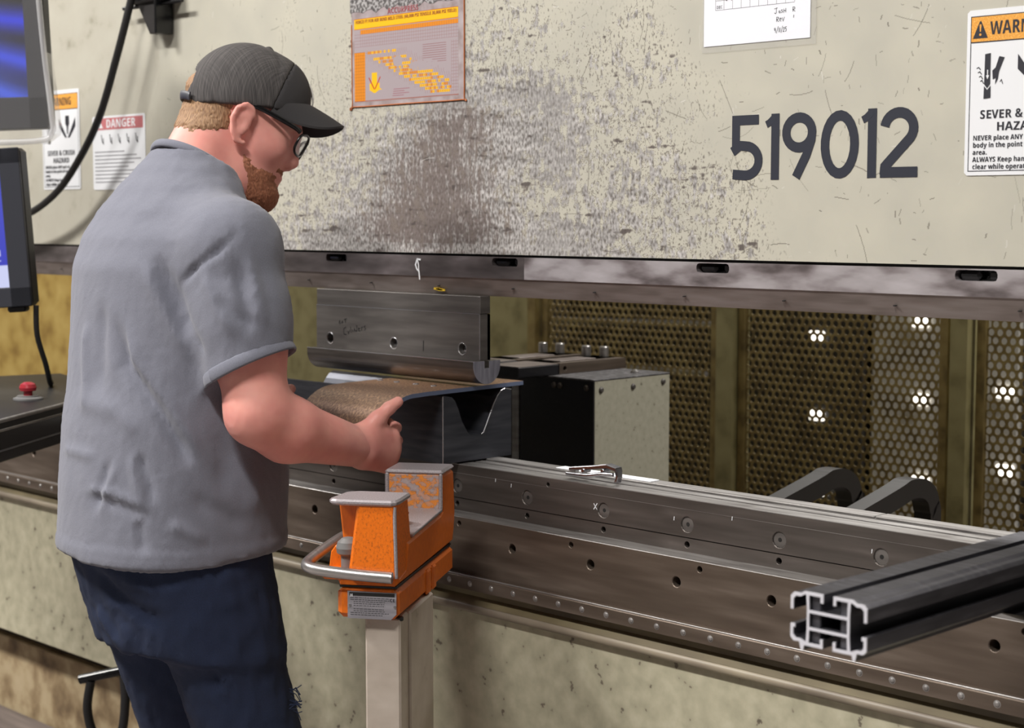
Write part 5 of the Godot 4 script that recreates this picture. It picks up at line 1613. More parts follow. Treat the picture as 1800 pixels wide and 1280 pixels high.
# surface nets of a distance field: [vertices, triangle indices]
func nets(f: Callable, lo: Vector3, hi: Vector3, h: float) -> Array:
	var n := Vector3i(((hi - lo) / h).ceil()) + Vector3i(2, 2, 2)
	var nx := n.x; var ny := n.y; var nz := n.z
	var sy := nx; var sz := nx * ny
	var val := PackedFloat32Array()
	val.resize(nx * ny * nz)
	val.fill(9e9)
	var B := 4
	var live := PackedInt32Array()
	for bz in range(0, nz - 1, B):
		for by in range(0, ny - 1, B):
			for bx in range(0, nx - 1, B):
				var d: float = f.call(lo + Vector3(bx + 2, by + 2, bz + 2) * h)
				var far := absf(d) > h * B * 1.45
				if far and d > 0: continue
				if not far:
					live.append(bx); live.append(by); live.append(bz)
				for z in range(bz, mini(bz + B + 1, nz)):
					for y in range(by, mini(by + B + 1, ny)):
						var o := z * sz + y * sy
						for x in range(bx, mini(bx + B + 1, nx)):
							if far:
								if val[o + x] > 8e9: val[o + x] = -1.0
							elif absf(val[o + x]) >= 1.0:
								val[o + x] = f.call(lo + Vector3(x, y, z) * h)
	var vid := PackedInt32Array()
	vid.resize(nx * ny * nz)
	vid.fill(-1)
	var V := PackedVector3Array()
	var ed := [[0, 1], [2, 3], [4, 5], [6, 7], [0, 2], [1, 3], [4, 6], [5, 7], [0, 4], [1, 5], [2, 6], [3, 7]]
	var off := [0, 1, sy, sy + 1, sz, sz + 1, sz + sy, sz + sy + 1]
	var cor := [Vector3(0, 0, 0), Vector3(1, 0, 0), Vector3(0, 1, 0), Vector3(1, 1, 0), Vector3(0, 0, 1), Vector3(1, 0, 1), Vector3(0, 1, 1), Vector3(1, 1, 1)]
	for k in range(0, live.size(), 3):
		for z in range(live[k + 2], mini(live[k + 2] + B, nz - 1)):
			for y in range(live[k + 1], mini(live[k + 1] + B, ny - 1)):
				for x in range(live[k], mini(live[k] + B, nx - 1)):
					var o := z * sz + y * sy + x
					var m := 0
					for c in 8:
						if val[o + off[c]] < 0.0: m |= 1 << c
					if m == 0 or m == 255: continue
					var acc := Vector3.ZERO
					var cnt := 0
					for e in ed:
						var a: float = val[o + off[e[0]]]; var b: float = val[o + off[e[1]]]
						if (a < 0.0) != (b < 0.0):
							acc += (cor[e[0]] as Vector3).lerp(cor[e[1]], clampf(a / (a - b), 0.0, 1.0))
							cnt += 1
					vid[o] = V.size()
					V.append(lo + (Vector3(x, y, z) + acc / cnt) * h)
	var I := PackedInt32Array()
	var st := [1, sy, sz]
	for k in range(0, live.size(), 3):
		for z in range(maxi(live[k + 2], 1), mini(live[k + 2] + B, nz - 1)):
			for y in range(maxi(live[k + 1], 1), mini(live[k + 1] + B, ny - 1)):
				for x in range(maxi(live[k], 1), mini(live[k] + B, nx - 1)):
					var o := z * sz + y * sy + x
					var a0 := val[o] < 0.0
					for ax in 3:
						if (val[o + st[ax]] < 0.0) == a0: continue
						var b: int = st[(ax + 1) % 3]; var c: int = st[(ax + 2) % 3]
						var q0 := vid[o - b - c]; var q1 := vid[o - c]; var q2 := vid[o]; var q3 := vid[o - b]
						if q0 < 0 or q1 < 0 or q2 < 0 or q3 < 0: continue
						if a0:
							I.append_array(PackedInt32Array([q0, q2, q1, q0, q3, q2]))
						else:
							I.append_array(PackedInt32Array([q0, q1, q2, q0, q2, q3]))
	return [V, I]

func normals_of(V: PackedVector3Array, I: PackedInt32Array) -> PackedVector3Array:
	var N := PackedVector3Array()
	N.resize(V.size())
	for i in range(0, I.size(), 3):
		var a := V[I[i]]; var b := V[I[i + 1]]; var c := V[I[i + 2]]
		var m := (a - c).cross(a - b)
		N[I[i]] += m; N[I[i + 1]] += m; N[I[i + 2]] += m
	for i in N.size(): N[i] = N[i].normalized()
	return N

func field_mesh(parts: Array, disp = null) -> ArrayMesh:
	var V := PackedVector3Array(); var I := PackedInt32Array()
	for p in parts:
		var o := V.size()
		V.append_array(p[0])
		for i in p[1]: I.append(i + o)
	var N := normals_of(V, I)
	if disp != null:
		for i in V.size(): V[i] += N[i] * float(disp.call(V[i], N[i]))
		N = normals_of(V, I)
	var arr := []
	arr.resize(Mesh.ARRAY_MAX)
	arr[Mesh.ARRAY_VERTEX] = V
	arr[Mesh.ARRAY_NORMAL] = N
	arr[Mesh.ARRAY_INDEX] = I
	var m := ArrayMesh.new()
	m.add_surface_from_arrays(Mesh.PRIMITIVE_TRIANGLES, arr)
	return m

# ---- head, in its own axes: x forward (face), y up, z to the worker's right
var HO := Vector3(-2.453, 1.565, -1.752)
var HF := Vector3(0.572, -0.416, -0.707).normalized()
var HU := Vector3(0.186, 0.905, -0.383).normalized()
var HB: Transform3D
var neck_base: Vector3
var fuzz: FastNoiseLite

func f_skull(q: Vector3) -> float:
	var m := Vector3(q.x, q.y, absf(q.z))
	var d := ell(q, Vector3(-0.010, 0.034, 0), Vector3(0.099, 0.092, 0.075))
	d = smin(d, ell(q, Vector3(0.040, -0.020, 0), Vector3(0.064, 0.085, 0.060)), 0.03)
	d = smin(d, ell(q, Vector3(0.040, -0.085, 0), Vector3(0.055, 0.042, 0.052)), 0.03)
	d = smin(d, ell(q, Vector3(0.078, -0.104, 0), Vector3(0.024, 0.022, 0.026)), 0.02)
	d = smin(d, ell(m, Vector3(0.062, -0.024, 0.042), Vector3(0.03, 0.022, 0.020)), 0.025)
	d = smin(d, ell(q, Vector3(0.086, 0.024, 0), Vector3(0.018, 0.013, 0.045)), 0.014)
	d = -smin(-d, ell(m, Vector3(0.108, 0.003, 0.033), Vector3(0.017, 0.013, 0.019)), 0.012)
	d = smin(d, ell(m, Vector3(0.083, 0.003, 0.032), Vector3(0.0125, 0.0115, 0.0125)), 0.003)
	d = smin(d, cone(q, Vector3(0.098, 0.014, 0), Vector3(0.110, -0.027, 0), 0.007, 0.0115), 0.012)
	d = smin(d, ell(m, Vector3(0.102, -0.036, 0.011), Vector3(0.012, 0.009, 0.009)), 0.008)
	d = smin(d, ell(q, Vector3(0.096, -0.064, 0), Vector3(0.010, 0.007, 0.022)), 0.008)
	d = smin(d, ell(q, Vector3(0.094, -0.078, 0), Vector3(0.010, 0.007, 0.020)), 0.008)
	return d

func f_head(q: Vector3) -> float:
	var d := f_skull(q)
	d = smin(d, cone(q, Vector3(-0.040, -0.045, 0), neck_base, 0.060, 0.064), 0.03)
	d = smin(d, cone(q, Vector3(0.022, -0.085, 0), neck_base + Vector3(0.045, -0.01, 0), 0.044, 0.048), 0.03)
	# ears
	var m := Vector3(q.x, q.y, absf(q.z))
	var e := ell(m, Vector3(0.006, -0.008, 0.080), Vector3(0.017, 0.030, 0.0065))
	var pts := [Vector3(0.023, -0.040, 0.076), Vector3(0.010, -0.042, 0.080), Vector3(0.0, -0.030, 0.084), Vector3(-0.010, -0.010, 0.089), Vector3(-0.009, 0.010, 0.089), Vector3(0.002, 0.022, 0.086), Vector3(0.015, 0.020, 0.080), Vector3(0.020, 0.010, 0.077)]
	var c := 1.0
	for i in pts.size() - 1:
		c = minf(c, cone(m, pts[i], pts[i + 1], 0.0050, 0.0050))
	e = smin(e, c, 0.005)
	e = -smin(-e, ell(m, Vector3(0.008, -0.012, 0.091), Vector3(0.0085, 0.015, 0.008)), 0.004)
	return smin(d, e, 0.006)

func w_head(p: Vector3) -> float: return f_head(HB * p)

func w_beard(p: Vector3) -> float:
	var q := HB * p
	var n := fuzz.get_noise_3dv(p * 260.0)
	var n2 := fuzz.get_noise_3dv(p * 110.0)
	var d := smin(f_skull(q), ell(q, Vector3(0.066, -0.106, 0), Vector3(0.042, 0.030, 0.044)), 0.02)
	# cheek line falls from the sideburn to the moustache; lips stay free
	var top := q.y + 0.060 + 0.008 * n2 - 0.5 * maxf(0.0, 0.055 - q.x)
	var front := 0.022 + 0.008 * n2 - q.x
	var reg := maxf(top, front)
	var mou := maxf(maxf(absf(q.y + 0.053 + 0.3 * maxf(0.0, 0.098 - q.x)) - 0.008, 0.076 - q.x), absf(q.z) - 0.034)
	reg = smin(reg, mou, 0.006)
	reg = maxf(reg, 0.009 - Vector2(q.x - 0.108, (q.y + 0.071) * 1.2).length())
	return d - lerpf(-0.0018, 0.0040, clampf(-reg / 0.014, 0.0, 1.0)) - n * 0.0020

func w_hair(p: Vector3) -> float:
	var q := HB * p
	var n := fuzz.get_noise_3dv(p * 260.0)
	var n2 := fuzz.get_noise_3dv(p * 100.0)
	var d := f_skull(q)
	d = smin(d, cone(q, Vector3(-0.040, -0.045, 0), neck_base, 0.060, 0.064), 0.03)
	var reg := maxf(q.x + 0.014 - 0.010 * n2 + 0.25 * q.y, q.y - 0.035)
	reg = maxf(reg, -0.062 - 0.010 * n2 - q.y + 0.45 * maxf(0.0, q.x + 0.070))
	d = d - lerpf(-0.0022, 0.0036, clampf(-reg / 0.012, 0.0, 1.0)) - n * 0.0018
	# tuft in the gap above the cap strap
	return smin(d, ell(q, Vector3(-0.094, 0.026, 0), Vector3(0.021, 0.026, 0.03)) - n * 0.003, 0.004)

func w_cap(p: Vector3) -> float:
	var q := HB * p
	var d := ell(q, Vector3(-0.008, 0.036, 0), Vector3(0.106, 0.104, 0.0865))
	d = smin(d, ell(q, Vector3(0.036, 0.060, 0), Vector3(0.062, 0.072, 0.066)), 0.02)
	d = maxf(d, 0.020 + 0.36 * q.x - q.y)
	d = maxf(d, -ell(q, Vector3(-0.113, 0.028, 0), Vector3(0.034, 0.030, 0.036)))
	# panel seams
	var a := atan2(q.z, q.x + 0.008)
	var sm := absf(fposmod(a + PI / 6, PI / 3) - PI / 6) * Vector2(q.z, q.x + 0.008).length()
	d += 0.0012 * exp(-pow(sm / 0.003, 2.0))
	d = minf(d, ell(q, Vector3(-0.008, 0.1405, 0), Vector3(0.007, 0.004, 0.007)))
	return d

# ---- arms and hands
const SR := Vector3(-2.259, 1.345, -1.592)
const ER := Vector3(-2.197, 1.074, -1.592)
const WR := Vector3(-2.201, 1.004, -1.808)

const SL := Vector3(-2.615, 1.345, -1.655)
const EL := Vector3(-2.665, 1.090, -1.720)
const WL := Vector3(-2.455, 1.004, -1.808)

func mirror(p: Vector3) -> Vector3: return Vector3(-4.656 - p.x, p.y, p.z)

func arm_field(p: Vector3, S: Vector3, E: Vector3, W: Vector3) -> float:
	var m := E.lerp(W, 0.28) + Vector3(0, -0.004, 0)
	var d := cone(p, S, S.lerp(E, 0.55), 0.066, 0.061)
	d = smin(d, cone(p, S.lerp(E, 0.5), E + Vector3(0, 0.012, -0.004), 0.061, 0.050), 0.03)
	d = smin(d, cone(p, E + Vector3(0, 0.004, 0.002), m, 0.047, 0.053), 0.03)
	d = smin(d, cone(p, m, W, 0.053, 0.034), 0.02)
	return d

func f_arm(p: Vector3) -> float: return arm_field(p, SR, ER, WR)

func f_arm_left(p: Vector3) -> float: return arm_field(p, SL, EL, WL)

var KN := [Vector3(-2.189, 1.020, -1.870), Vector3(-2.189, 1.001, -1.874), Vector3(-2.191, 0.983, -1.871), Vector3(-2.193, 0.967, -1.860)]

func f_hand(p: Vector3) -> float:
	var d := cone(p, ER.lerp(WR, 0.75), WR, 0.039, 0.033)
	var rr := [0.0125, 0.0125, 0.012, 0.011]
	for i in 4:
		d = smin(d, cone(p, WR + Vector3(0.004, 0.012 - 0.009 * i, -0.010), KN[i], 0.022, rr[i] + 0.002), 0.016)
	# thumb
	var t0 := Vector3(-2.196, 1.024, -1.812); var t1 := Vector3(-2.186, 1.052, -1.836); var t2 := Vector3(-2.181, 1.070, -1.858); var t3 := Vector3(-2.176, 1.080, -1.874)
	d = smin(d, cone(p, t0, t1, 0.020, 0.0145), 0.016)
	d = smin(d, cone(p, WR.lerp(t0, 0.5), Vector3(-2.19, 1.030, -1.848), 0.018, 0.013), 0.016)
	var th := smin(cone(p, t1, t2, 0.0130, 0.0115), cone(p, t2, t3, 0.0115, 0.0095), 0.004)
	d = smin(d, th, 0.008)
	# fingers close round the end of the sheet
	for i in 4:
		var k: Vector3 = KN[i]
		var a := k + Vector3(-0.020, 0.010 - 0.004 * i, -0.028 + 0.002 * i) * (0.95 if i == 3 else 1.0)
		var b := a + Vector3(-0.024, 0.006, -0.002)
		var c := b + Vector3(-0.018, 0.004, 0.010)
		var r: float = [0.0098, 0.0098, 0.0094, 0.0085][i]
		var g := smin(cone(p, k, a, r + 0.0015, r), smin(cone(p, a, b, r, r * 0.93), cone(p, b, c, r * 0.93, r * 0.8), 0.003), 0.003)
		d = smin(d, g, 0.004)
	return d

# ---- clothes
var RINGS := [[0.70, -1.592, 0.200, 0.178], [0.80, -1.592, 0.206, 0.183], [0.94, -1.600, 0.207, 0.183], [1.036, -1.606, 0.206, 0.180], [1.135, -1.610, 0.203, 0.168], [1.223, -1.605, 0.200, 0.154], [1.312, -1.598, 0.195, 0.141], [1.361, -1.600, 0.184, 0.126], [1.405, -1.608, 0.163, 0.108], [1.444, -1.620, 0.134, 0.091], [1.479, -1.633, 0.102, 0.076], [1.500, -1.643, 0.082, 0.068], [1.53, -1.655, 0.066, 0.056]]
const BX := -2.455

func f_torso(p: Vector3) -> float:
	var k := 0
	while k < RINGS.size() - 2 and p.y > RINGS[k + 1][0]: k += 1
	var a: Array = RINGS[k]; var b: Array = RINGS[k + 1]
	var t := smoothstep(0.0, 1.0, clampf((p.y - a[0]) / (b[0] - a[0]), 0, 1)) * 0.35 + 0.65 * clampf((p.y - a[0]) / (b[0] - a[0]), 0, 1)
	var A := lerpf(a[2], b[2], t); var Bd := lerpf(a[3], b[3], t)
	var u := absf(p.x - BX) / A; var v := absf(p.z - lerpf(a[1], b[1], t)) / Bd
	var q := pow(pow(u, 2.2) + pow(v, 2.2), 1.0 / 2.2)
	return (q - 1.0) * minf(A, Bd) * (0.8 if p.y > 1.36 else 1.0)

func f_shirt(p: Vector3) -> float:
	var d := f_torso(p)
	for sd in 2:
		if sd == 1 and p.x > BX + 0.05 or sd == 0 and p.x < BX - 0.05: continue
		var S := SR if sd == 0 else SL
		var E := ER if sd == 0 else EL
		var inw := -1.0 if sd == 0 else 1.0
		var cut := S.lerp(E, 0.69)
		var cn := ((E - S).normalized() + Vector3(0.21, 0.0, -0.21)).normalized()
		var sl := cone(p, S + Vector3(0.012 * inw, 0.0, 0), S.lerp(E, 0.42), 0.084, 0.077)
		sl = smin(sl, cone(p, S.lerp(E, 0.36), S.lerp(E, 0.90), 0.078, 0.070), 0.02)
		sl = maxf(sl, (p - cut).dot(cn))
		sl = smin(sl, cone(p, S + Vector3(0.05 * inw, 0.005, -0.004), S, 0.080, 0.080), 0.02)
		d = smin(d, sl, 0.03)
	# hem dips slightly towards the camera side, collar opens for the neck
	var hem := 0.828 + 0.006 * sin((p.x - p.z) * 9.0) - p.y
	d = maxf(d, hem)
	d = maxf(d, (p - Vector3(BX, 1.492, -1.655)).dot(Vector3(0.0, 0.86, -0.51)))
	return d

var FOLDS := [
	[[Vector3(-2.403, 1.247, -1.456), Vector3(-2.368, 1.160, -1.456), Vector3(-2.311, 1.091, -1.477), Vector3(-2.281, 1.031, -1.500), Vector3(-2.266, 0.986, -1.520)], 0.016, -0.0120],
	[[Vector3(-2.382, 1.247, -1.460), Vector3(-2.349, 1.160, -1.464), Vector3(-2.300, 1.096, -1.487), Vector3(-2.272, 1.037, -1.514), Vector3(-2.260, 0.990, -1.532)], 0.016, 0.0070],
	[[Vector3(-2.336, 1.345, -1.492), Vector3(-2.294, 1.263, -1.507), Vector3(-2.274, 1.198, -1.529)], 0.018, -0.0100],
	[[Vector3(-2.352, 1.331, -1.480), Vector3(-2.309, 1.249, -1.494), Vector3(-2.273, 1.152, -1.528)], 0.016, 0.0060],
	[[Vector3(-2.332, 1.020, -1.453), Vector3(-2.319, 0.978, -1.458), Vector3(-2.306, 0.932, -1.464)], 0.010, -0.0050],
	[[Vector3(-2.346, 1.019, -1.446), Vector3(-2.332, 0.968, -1.449), Vector3(-2.317, 0.922, -1.455)], 0.011, 0.0035],
	[[Vector3(-2.439, 0.951, -1.418), Vector3(-2.371, 0.948, -1.429), Vector3(-2.298, 0.922, -1.471)], 0.009, 0.0045],
	[[Vector3(-2.438, 0.938, -1.417), Vector3(-2.370, 0.934, -1.428), Vector3(-2.306, 0.912, -1.463)], 0.012, -0.0030],
	[[Vector3(-2.383, 1.005, -1.431), Vector3(-2.398, 0.958, -1.423), Vector3(-2.416, 0.908, -1.417)], 0.010, -0.0040],
	[[Vector3(-2.369, 1.005, -1.435), Vector3(-2.382, 0.955, -1.427), Vector3(-2.398, 0.907, -1.420)], 0.010, 0.0030],
	[[Vector3(-2.290, 0.905, -1.478), Vector3(-2.270, 0.889, -1.504), Vector3(-2.256, 0.868, -1.538)], 0.012, 0.0040],
	[[Vector3(-2.271, 0.948, -1.506), Vector3(-2.252, 0.918, -1.553), Vector3(-2.248, 0.882, -1.607)], 0.016, -0.0040],
	[[Vector3(-2.540, 1.006, -1.435), Vector3(-2.464, 1.008, -1.423), Vector3(-2.406, 1.003, -1.426)], 0.009, 0.0035],
	[[Vector3(-2.329, 0.910, -1.446), Vector3(-2.323, 0.880, -1.449), Vector3(-2.316, 0.850, -1.452)], 0.011, -0.0040],
	[[Vector3(-2.483, 1.232, -1.452), Vector3(-2.473, 1.154, -1.444), Vector3(-2.453, 1.066, -1.430)], 0.012, 0.0050],
	[[Vector3(-2.433, 1.269, -1.454), Vector3(-2.431, 1.175, -1.446), Vector3(-2.426, 1.101, -1.437)], 0.016, -0.0050],
	[[Vector3(-2.280, 1.249, -1.523), Vector3(-2.262, 1.217, -1.522), Vector3(-2.232, 1.174, -1.519)], 0.010, -0.0060],
	[[Vector3(-2.180, 1.348, -1.566), Vector3(-2.166, 1.274, -1.570), Vector3(-2.153, 1.209, -1.573)], 0.013, 0.0060],
	[[Vector3(-2.186, 1.337, -1.548), Vector3(-2.172, 1.266, -1.552), Vector3(-2.160, 1.203, -1.554)], 0.012, -0.0060],
	[[Vector3(-2.236, 1.319, -1.512), Vector3(-2.200, 1.256, -1.523), Vector3(-2.171, 1.203, -1.540)], 0.012, 0.0050],
	[[Vector3(-2.210, 1.274, -1.520), Vector3(-2.174, 1.239, -1.543), Vector3(-2.154, 1.224, -1.583)], 0.010, -0.0050],
	[[Vector3(-2.189, 1.378, -1.561), Vector3(-2.209, 1.344, -1.526), Vector3(-2.250, 1.314, -1.510), Vector3(-2.288, 1.290, -1.516), Vector3(-2.287, 1.253, -1.514)], 0.007, -0.0070],
	[[Vector3(-2.505, 1.094, -1.439), Vector3(-2.384, 1.085, -1.441), Vector3(-2.319, 1.042, -1.464)], 0.020, 0.0040],
	[[Vector3(-2.209, 1.111, -1.521), Vector3(-2.251, 1.010, -1.571), Vector3(-2.251, 0.936, -1.558)], 0.030, -0.0060],
	[[Vector3(-2.163, 1.058, -1.554), Vector3(-2.249, 0.957, -1.625), Vector3(-2.248, 0.892, -1.612)], 0.025, 0.0050],
	[[Vector3(-2.419, 1.447, -1.536), Vector3(-2.313, 1.400, -1.543), Vector3(-2.209, 1.382, -1.537)], 0.020, 0.0030]]

func fold_sum(p: Vector3, folds: Array) -> float:
	var s := 0.0
	for f in folds:
		var pts: Array = f[0]
		var w: float = f[1] * 0.85
		var best := 1.0
		var along := 0.0
		var n := pts.size() - 1
		for i in n:
			var a: Vector3 = pts[i]
			var ab: Vector3 = pts[i + 1] - a
			var h := clampf((p - a).dot(ab) / ab.length_squared(), 0.0, 1.0)
			var d := (p - a - ab * h).length()
			if d < best:
				best = d
				along = (i + h) / n
		if best < w * 2.6:
			s += f[2] * exp(-pow(best / w, 2.0)) * smoothstep(0.0, 0.25, along) * smoothstep(1.0, 0.7, along)
	return s

func shirt_disp(p: Vector3, _n: Vector3) -> float:
	var s := fold_sum(p, FOLDS) * 1.35
	s += 0.0012 * fuzz.get_noise_3dv(p * Vector3(26, 10, 26)) + 0.0008 * fuzz.get_noise_3dv(p * 95.0)
	# double-stitched hem
	if p.y < 0.853: s += 0.0018
	return s

func f_shorts(p: Vector3) -> float:
	var y := p.y
	var t := clampf((y - 0.60) / 0.28, 0, 1)
	var cz := lerpf(-1.635, -1.578, t)
	var A := lerpf(0.180, 0.186, t); var Bd := lerpf(0.130, 0.158, t)
	var q := pow(pow(absf(p.x - BX) / A, 2.3) + pow(absf(p.z - cz) / Bd, 2.3), 1.0 / 2.3)
	var d := maxf((q - 1.0) * Bd, maxf(0.66 - y, y - 0.872))
	for sg in [1.0, -1.0]:
		var hip := Vector3(BX + 0.092 * sg, 0.80, -1.590); var kn := Vector3(BX + 0.098 * sg, 0.44, -1.700)
		d = smin(d, cone(p, hip, kn, 0.102, 0.088), 0.04)
	return maxf(d, 0.46 - y)

func shorts_disp(p: Vector3, _n: Vector3) -> float:
	var s := 0.003 * fuzz.get_noise_3dv(p * Vector3(30, 16, 30)) + 0.001 * fuzz.get_noise_3dv(p * 100.0)
	s += fold_sum(p, SFOLDS)
	return s

var SFOLDS := [
	[[Vector3(-2.491, 0.737, -1.465), Vector3(-2.444, 0.667, -1.484)], 0.014, 0.0080],
	[[Vector3(-2.483, 0.815, -1.440), Vector3(-2.416, 0.775, -1.453), Vector3(-2.355, 0.738, -1.480), Vector3(-2.289, 0.750, -1.531)], 0.016, -0.0090],
	[[Vector3(-2.455, 0.830, -1.435), Vector3(-2.357, 0.798, -1.461), Vector3(-2.287, 0.780, -1.524)], 0.013, 0.0070],
	[[Vector3(-2.301, 0.816, -1.496), Vector3(-2.295, 0.765, -1.518), Vector3(-2.289, 0.745, -1.533)], 0.004, -0.0040],
	[[Vector3(-2.269, 0.810, -1.550), Vector3(-2.278, 0.769, -1.540), Vector3(-2.289, 0.745, -1.533)], 0.004, -0.0050],
	[[Vector3(-2.289, 0.745, -1.533), Vector3(-2.289, 0.695, -1.546), Vector3(-2.293, 0.642, -1.565), Vector3(-2.290, 0.595, -1.585)], 0.005, -0.0050],
	[[Vector3(-2.417, 0.724, -1.469), Vector3(-2.420, 0.682, -1.481), Vector3(-2.512, 0.616, -1.553)], 0.020, 0.0060],
	[[Vector3(-2.291, 0.685, -1.547), Vector3(-2.275, 0.671, -1.581)], 0.006, 0.0040],
	[[Vector3(-2.294, 0.657, -1.560), Vector3(-2.274, 0.645, -1.592)], 0.006, 0.0040],
	[[Vector3(-2.292, 0.631, -1.570), Vector3(-2.276, 0.621, -1.598)], 0.006, 0.0040],
	[[Vector3(-2.261, 0.777, -1.597), Vector3(-2.265, 0.761, -1.576), Vector3(-2.288, 0.740, -1.535)], 0.010, 0.0050]]

func f_legs(p: Vector3) -> float:
	var d := 1.0
	for sg in [1.0, -1.0]:
		var hip := Vector3(BX + 0.092 * sg, 0.82, -1.600); var kn := Vector3(BX + 0.098 * sg, 0.47, -1.695); var an := Vector3(BX + 0.10 * sg, 0.10, -1.640)
		var l := cone(p, hip, kn, 0.080, 0.060)
		l = smin(l, cone(p, kn, kn.lerp(an, 0.35) + Vector3(0, 0, 0.012), 0.056, 0.058), 0.02)
		l = smin(l, cone(p, kn.lerp(an, 0.35) + Vector3(0, 0, 0.012), an, 0.058, 0.036), 0.02)
		d = minf(d, l)
	d = smin(d, cone(p, Vector3(BX, 0.85, -1.59), Vector3(BX, 1.30, -1.61), 0.125, 0.11), 0.05)
	d = smin(d, cone(p, Vector3(BX, 1.30, -1.61), Vector3(BX, 1.44, -1.65), 0.09, 0.05), 0.05)
	return d

func person() -> void:
	fuzz = FastNoiseLite.new()
	fuzz.seed = 9
	fuzz.frequency = 1.0
	fuzz.fractal_octaves = 2
	var B := Basis(HF, HU, HF.cross(HU)).orthonormalized()
	HB = Transform3D(B, HO).affine_inverse()
	neck_base = HB * Vector3(-2.457, 1.450, -1.635)
	var t := thing("person", "worker in grey T-shirt, dark mesh cap and navy shorts holding the steel sheet", "person", Vector3(BX, 0, -1.64))
	var parts := []
	parts.append(nets(w_head, Vector3(-2.63, 1.40, -1.93), Vector3(-2.28, 1.72, -1.52), 0.0038))
	var arm := nets(f_arm, Vector3(-2.36, 0.93, -1.90), Vector3(-2.10, 1.43, -1.50), 0.0075)
	var hand := nets(f_hand, Vector3(-2.28, 0.935, -1.93), Vector3(-2.13, 1.10, -1.72), 0.0032)
	parts.append(arm)
	parts.append(hand)
	parts.append(nets(f_arm_left, Vector3(-2.76, 0.93, -1.90), Vector3(-2.40, 1.43, -1.56), 0.0085))
	for src in [hand]:
		var V := PackedVector3Array(); var I := PackedInt32Array()
		for v in src[0]: V.append(mirror(v))
		for i in range(0, src[1].size(), 3):
			I.append(src[1][i]); I.append(src[1][i + 2]); I.append(src[1][i + 1])
		parts.append([V, I])
	parts.append(nets(f_legs, Vector3(-2.70, 0.04, -1.84), Vector3(-2.21, 1.55, -1.42), 0.014))
	inst(field_mesh(parts), "body", M.skin, t)
	inst(field_mesh([nets(w_beard, Vector3(-2.56, 1.38, -1.93), Vector3(-2.30, 1.60, -1.62), 0.0026)]), "beard", M.beard, t)
	inst(field_mesh([nets(w_hair, Vector3(-2.62, 1.43, -1.90), Vector3(-2.30, 1.70, -1.55), 0.0030)]), "hair", M.hair, t)
	var back := func(p: Vector3) -> float: return maxf(w_cap(p), (HB * p).x - 0.044)
	var fore := func(p: Vector3) -> float: return maxf(w_cap(p) - 0.0003, 0.0438 - (HB * p).x)
	var cap := inst(field_mesh([nets(back, Vector3(-2.64, 1.48, -1.96), Vector3(-2.27, 1.75, -1.56), 0.0042)]), "cap", M.cap, t)
	inst(field_mesh([nets(fore, Vector3(-2.64, 1.48, -1.96), Vector3(-2.27, 1.75, -1.56), 0.0042)]), "front_panel", M.cap_front, cap)
	# cap brim
	var H := HB.affine_inverse()
	var rows := []
	var nv := 24; var nw := 8
	for w in nw + 1:
		var row := []
		for v in nv + 1:
			var x := lerpf(-1.0, 1.0, float(v) / nv)
			var ph := x * deg_to_rad(60)
			var k := float(w) / nw
			var f := -0.008 + 0.102 * cos(ph); var sd := 0.083 * sin(ph)
			var ext := 0.073 * sqrt(maxf(0.0, 1.0 - pow(absf(x), 5.0))) * k
			var pt := Vector3(f + ext, 0.079 - 8.0 * sd * sd * (0.5 + 0.5 * k) - 0.003 * k - 0.006 * k * k, sd)
			row.append(H * pt)
		rows.append(row)
	var s := begin()
	s.set_smooth_group(1)
	var thick := HU * 0.0042
	for w in nw:
		for v in nv:
			quad(s, rows[w][v], rows[w][v + 1], rows[w + 1][v + 1], rows[w + 1][v], HU)
	s.set_smooth_group(2)
	for w in nw:
		for v in nv:
			quad(s, rows[w][v] - thick, rows[w][v + 1] - thick, rows[w + 1][v + 1] - thick, rows[w + 1][v] - thick, -HU)
	s.set_smooth_group(3)
	for v in nv:
		quad(s, rows[nw][v], rows[nw][v + 1], rows[nw][v + 1] - thick, rows[nw][v] - thick, HF)
	put(s, "brim", M.cap_front, cap)
	s = begin()
	var strap := []
	for i in 13:
		var ph := PI + lerpf(-0.62, 0.62, i / 12.0)
		strap.append(H * Vector3(-0.008 + 0.1065 * cos(ph), -0.0035 + 0.002, 0.087 * sin(ph)))
	tube(s, PackedVector3Array(strap), 0.002, 6, 0.0085)
	put(s, "strap", mat(c8(66, 68, 76), 0.5), cap)
	# badge edge on the cap front
	s = begin()
	var badge := []
	for i in 21:
		var a := TAU * i / 20.0
		badge.append(H * Vector3(0.0985 - 0.022 * pow(sin(a), 2.0) * 0.4 - 0.010 * sin(a), 0.088 + 0.024 * sin(a), 0.026 * cos(a)))
	tube(s, PackedVector3Array(badge), 0.0014, 6)
	put(s, "badge_rim", mat(c8(196, 192, 186), 0.6), cap)
	# glasses
	var gl := Node3D.new()
	gl.name = "glasses"
	t.add_child(gl, true)
	gl.position = -t.position
	for sg in [1.0, -1.0]:
		s = begin()
		tube(s, smooth_path([H * Vector3(0.004, 0.014, 0.080 * sg), H * Vector3(0.012, 0.0255, 0.081 * sg), H * Vector3(0.05, 0.0250, 0.080 * sg), H * Vector3(0.092, 0.022, 0.074 * sg), H * Vector3(0.104, 0.019, 0.068 * sg)], 4), 0.0022, 8, 0.0042)
		put(s, "temple", M.black_gloss, gl)
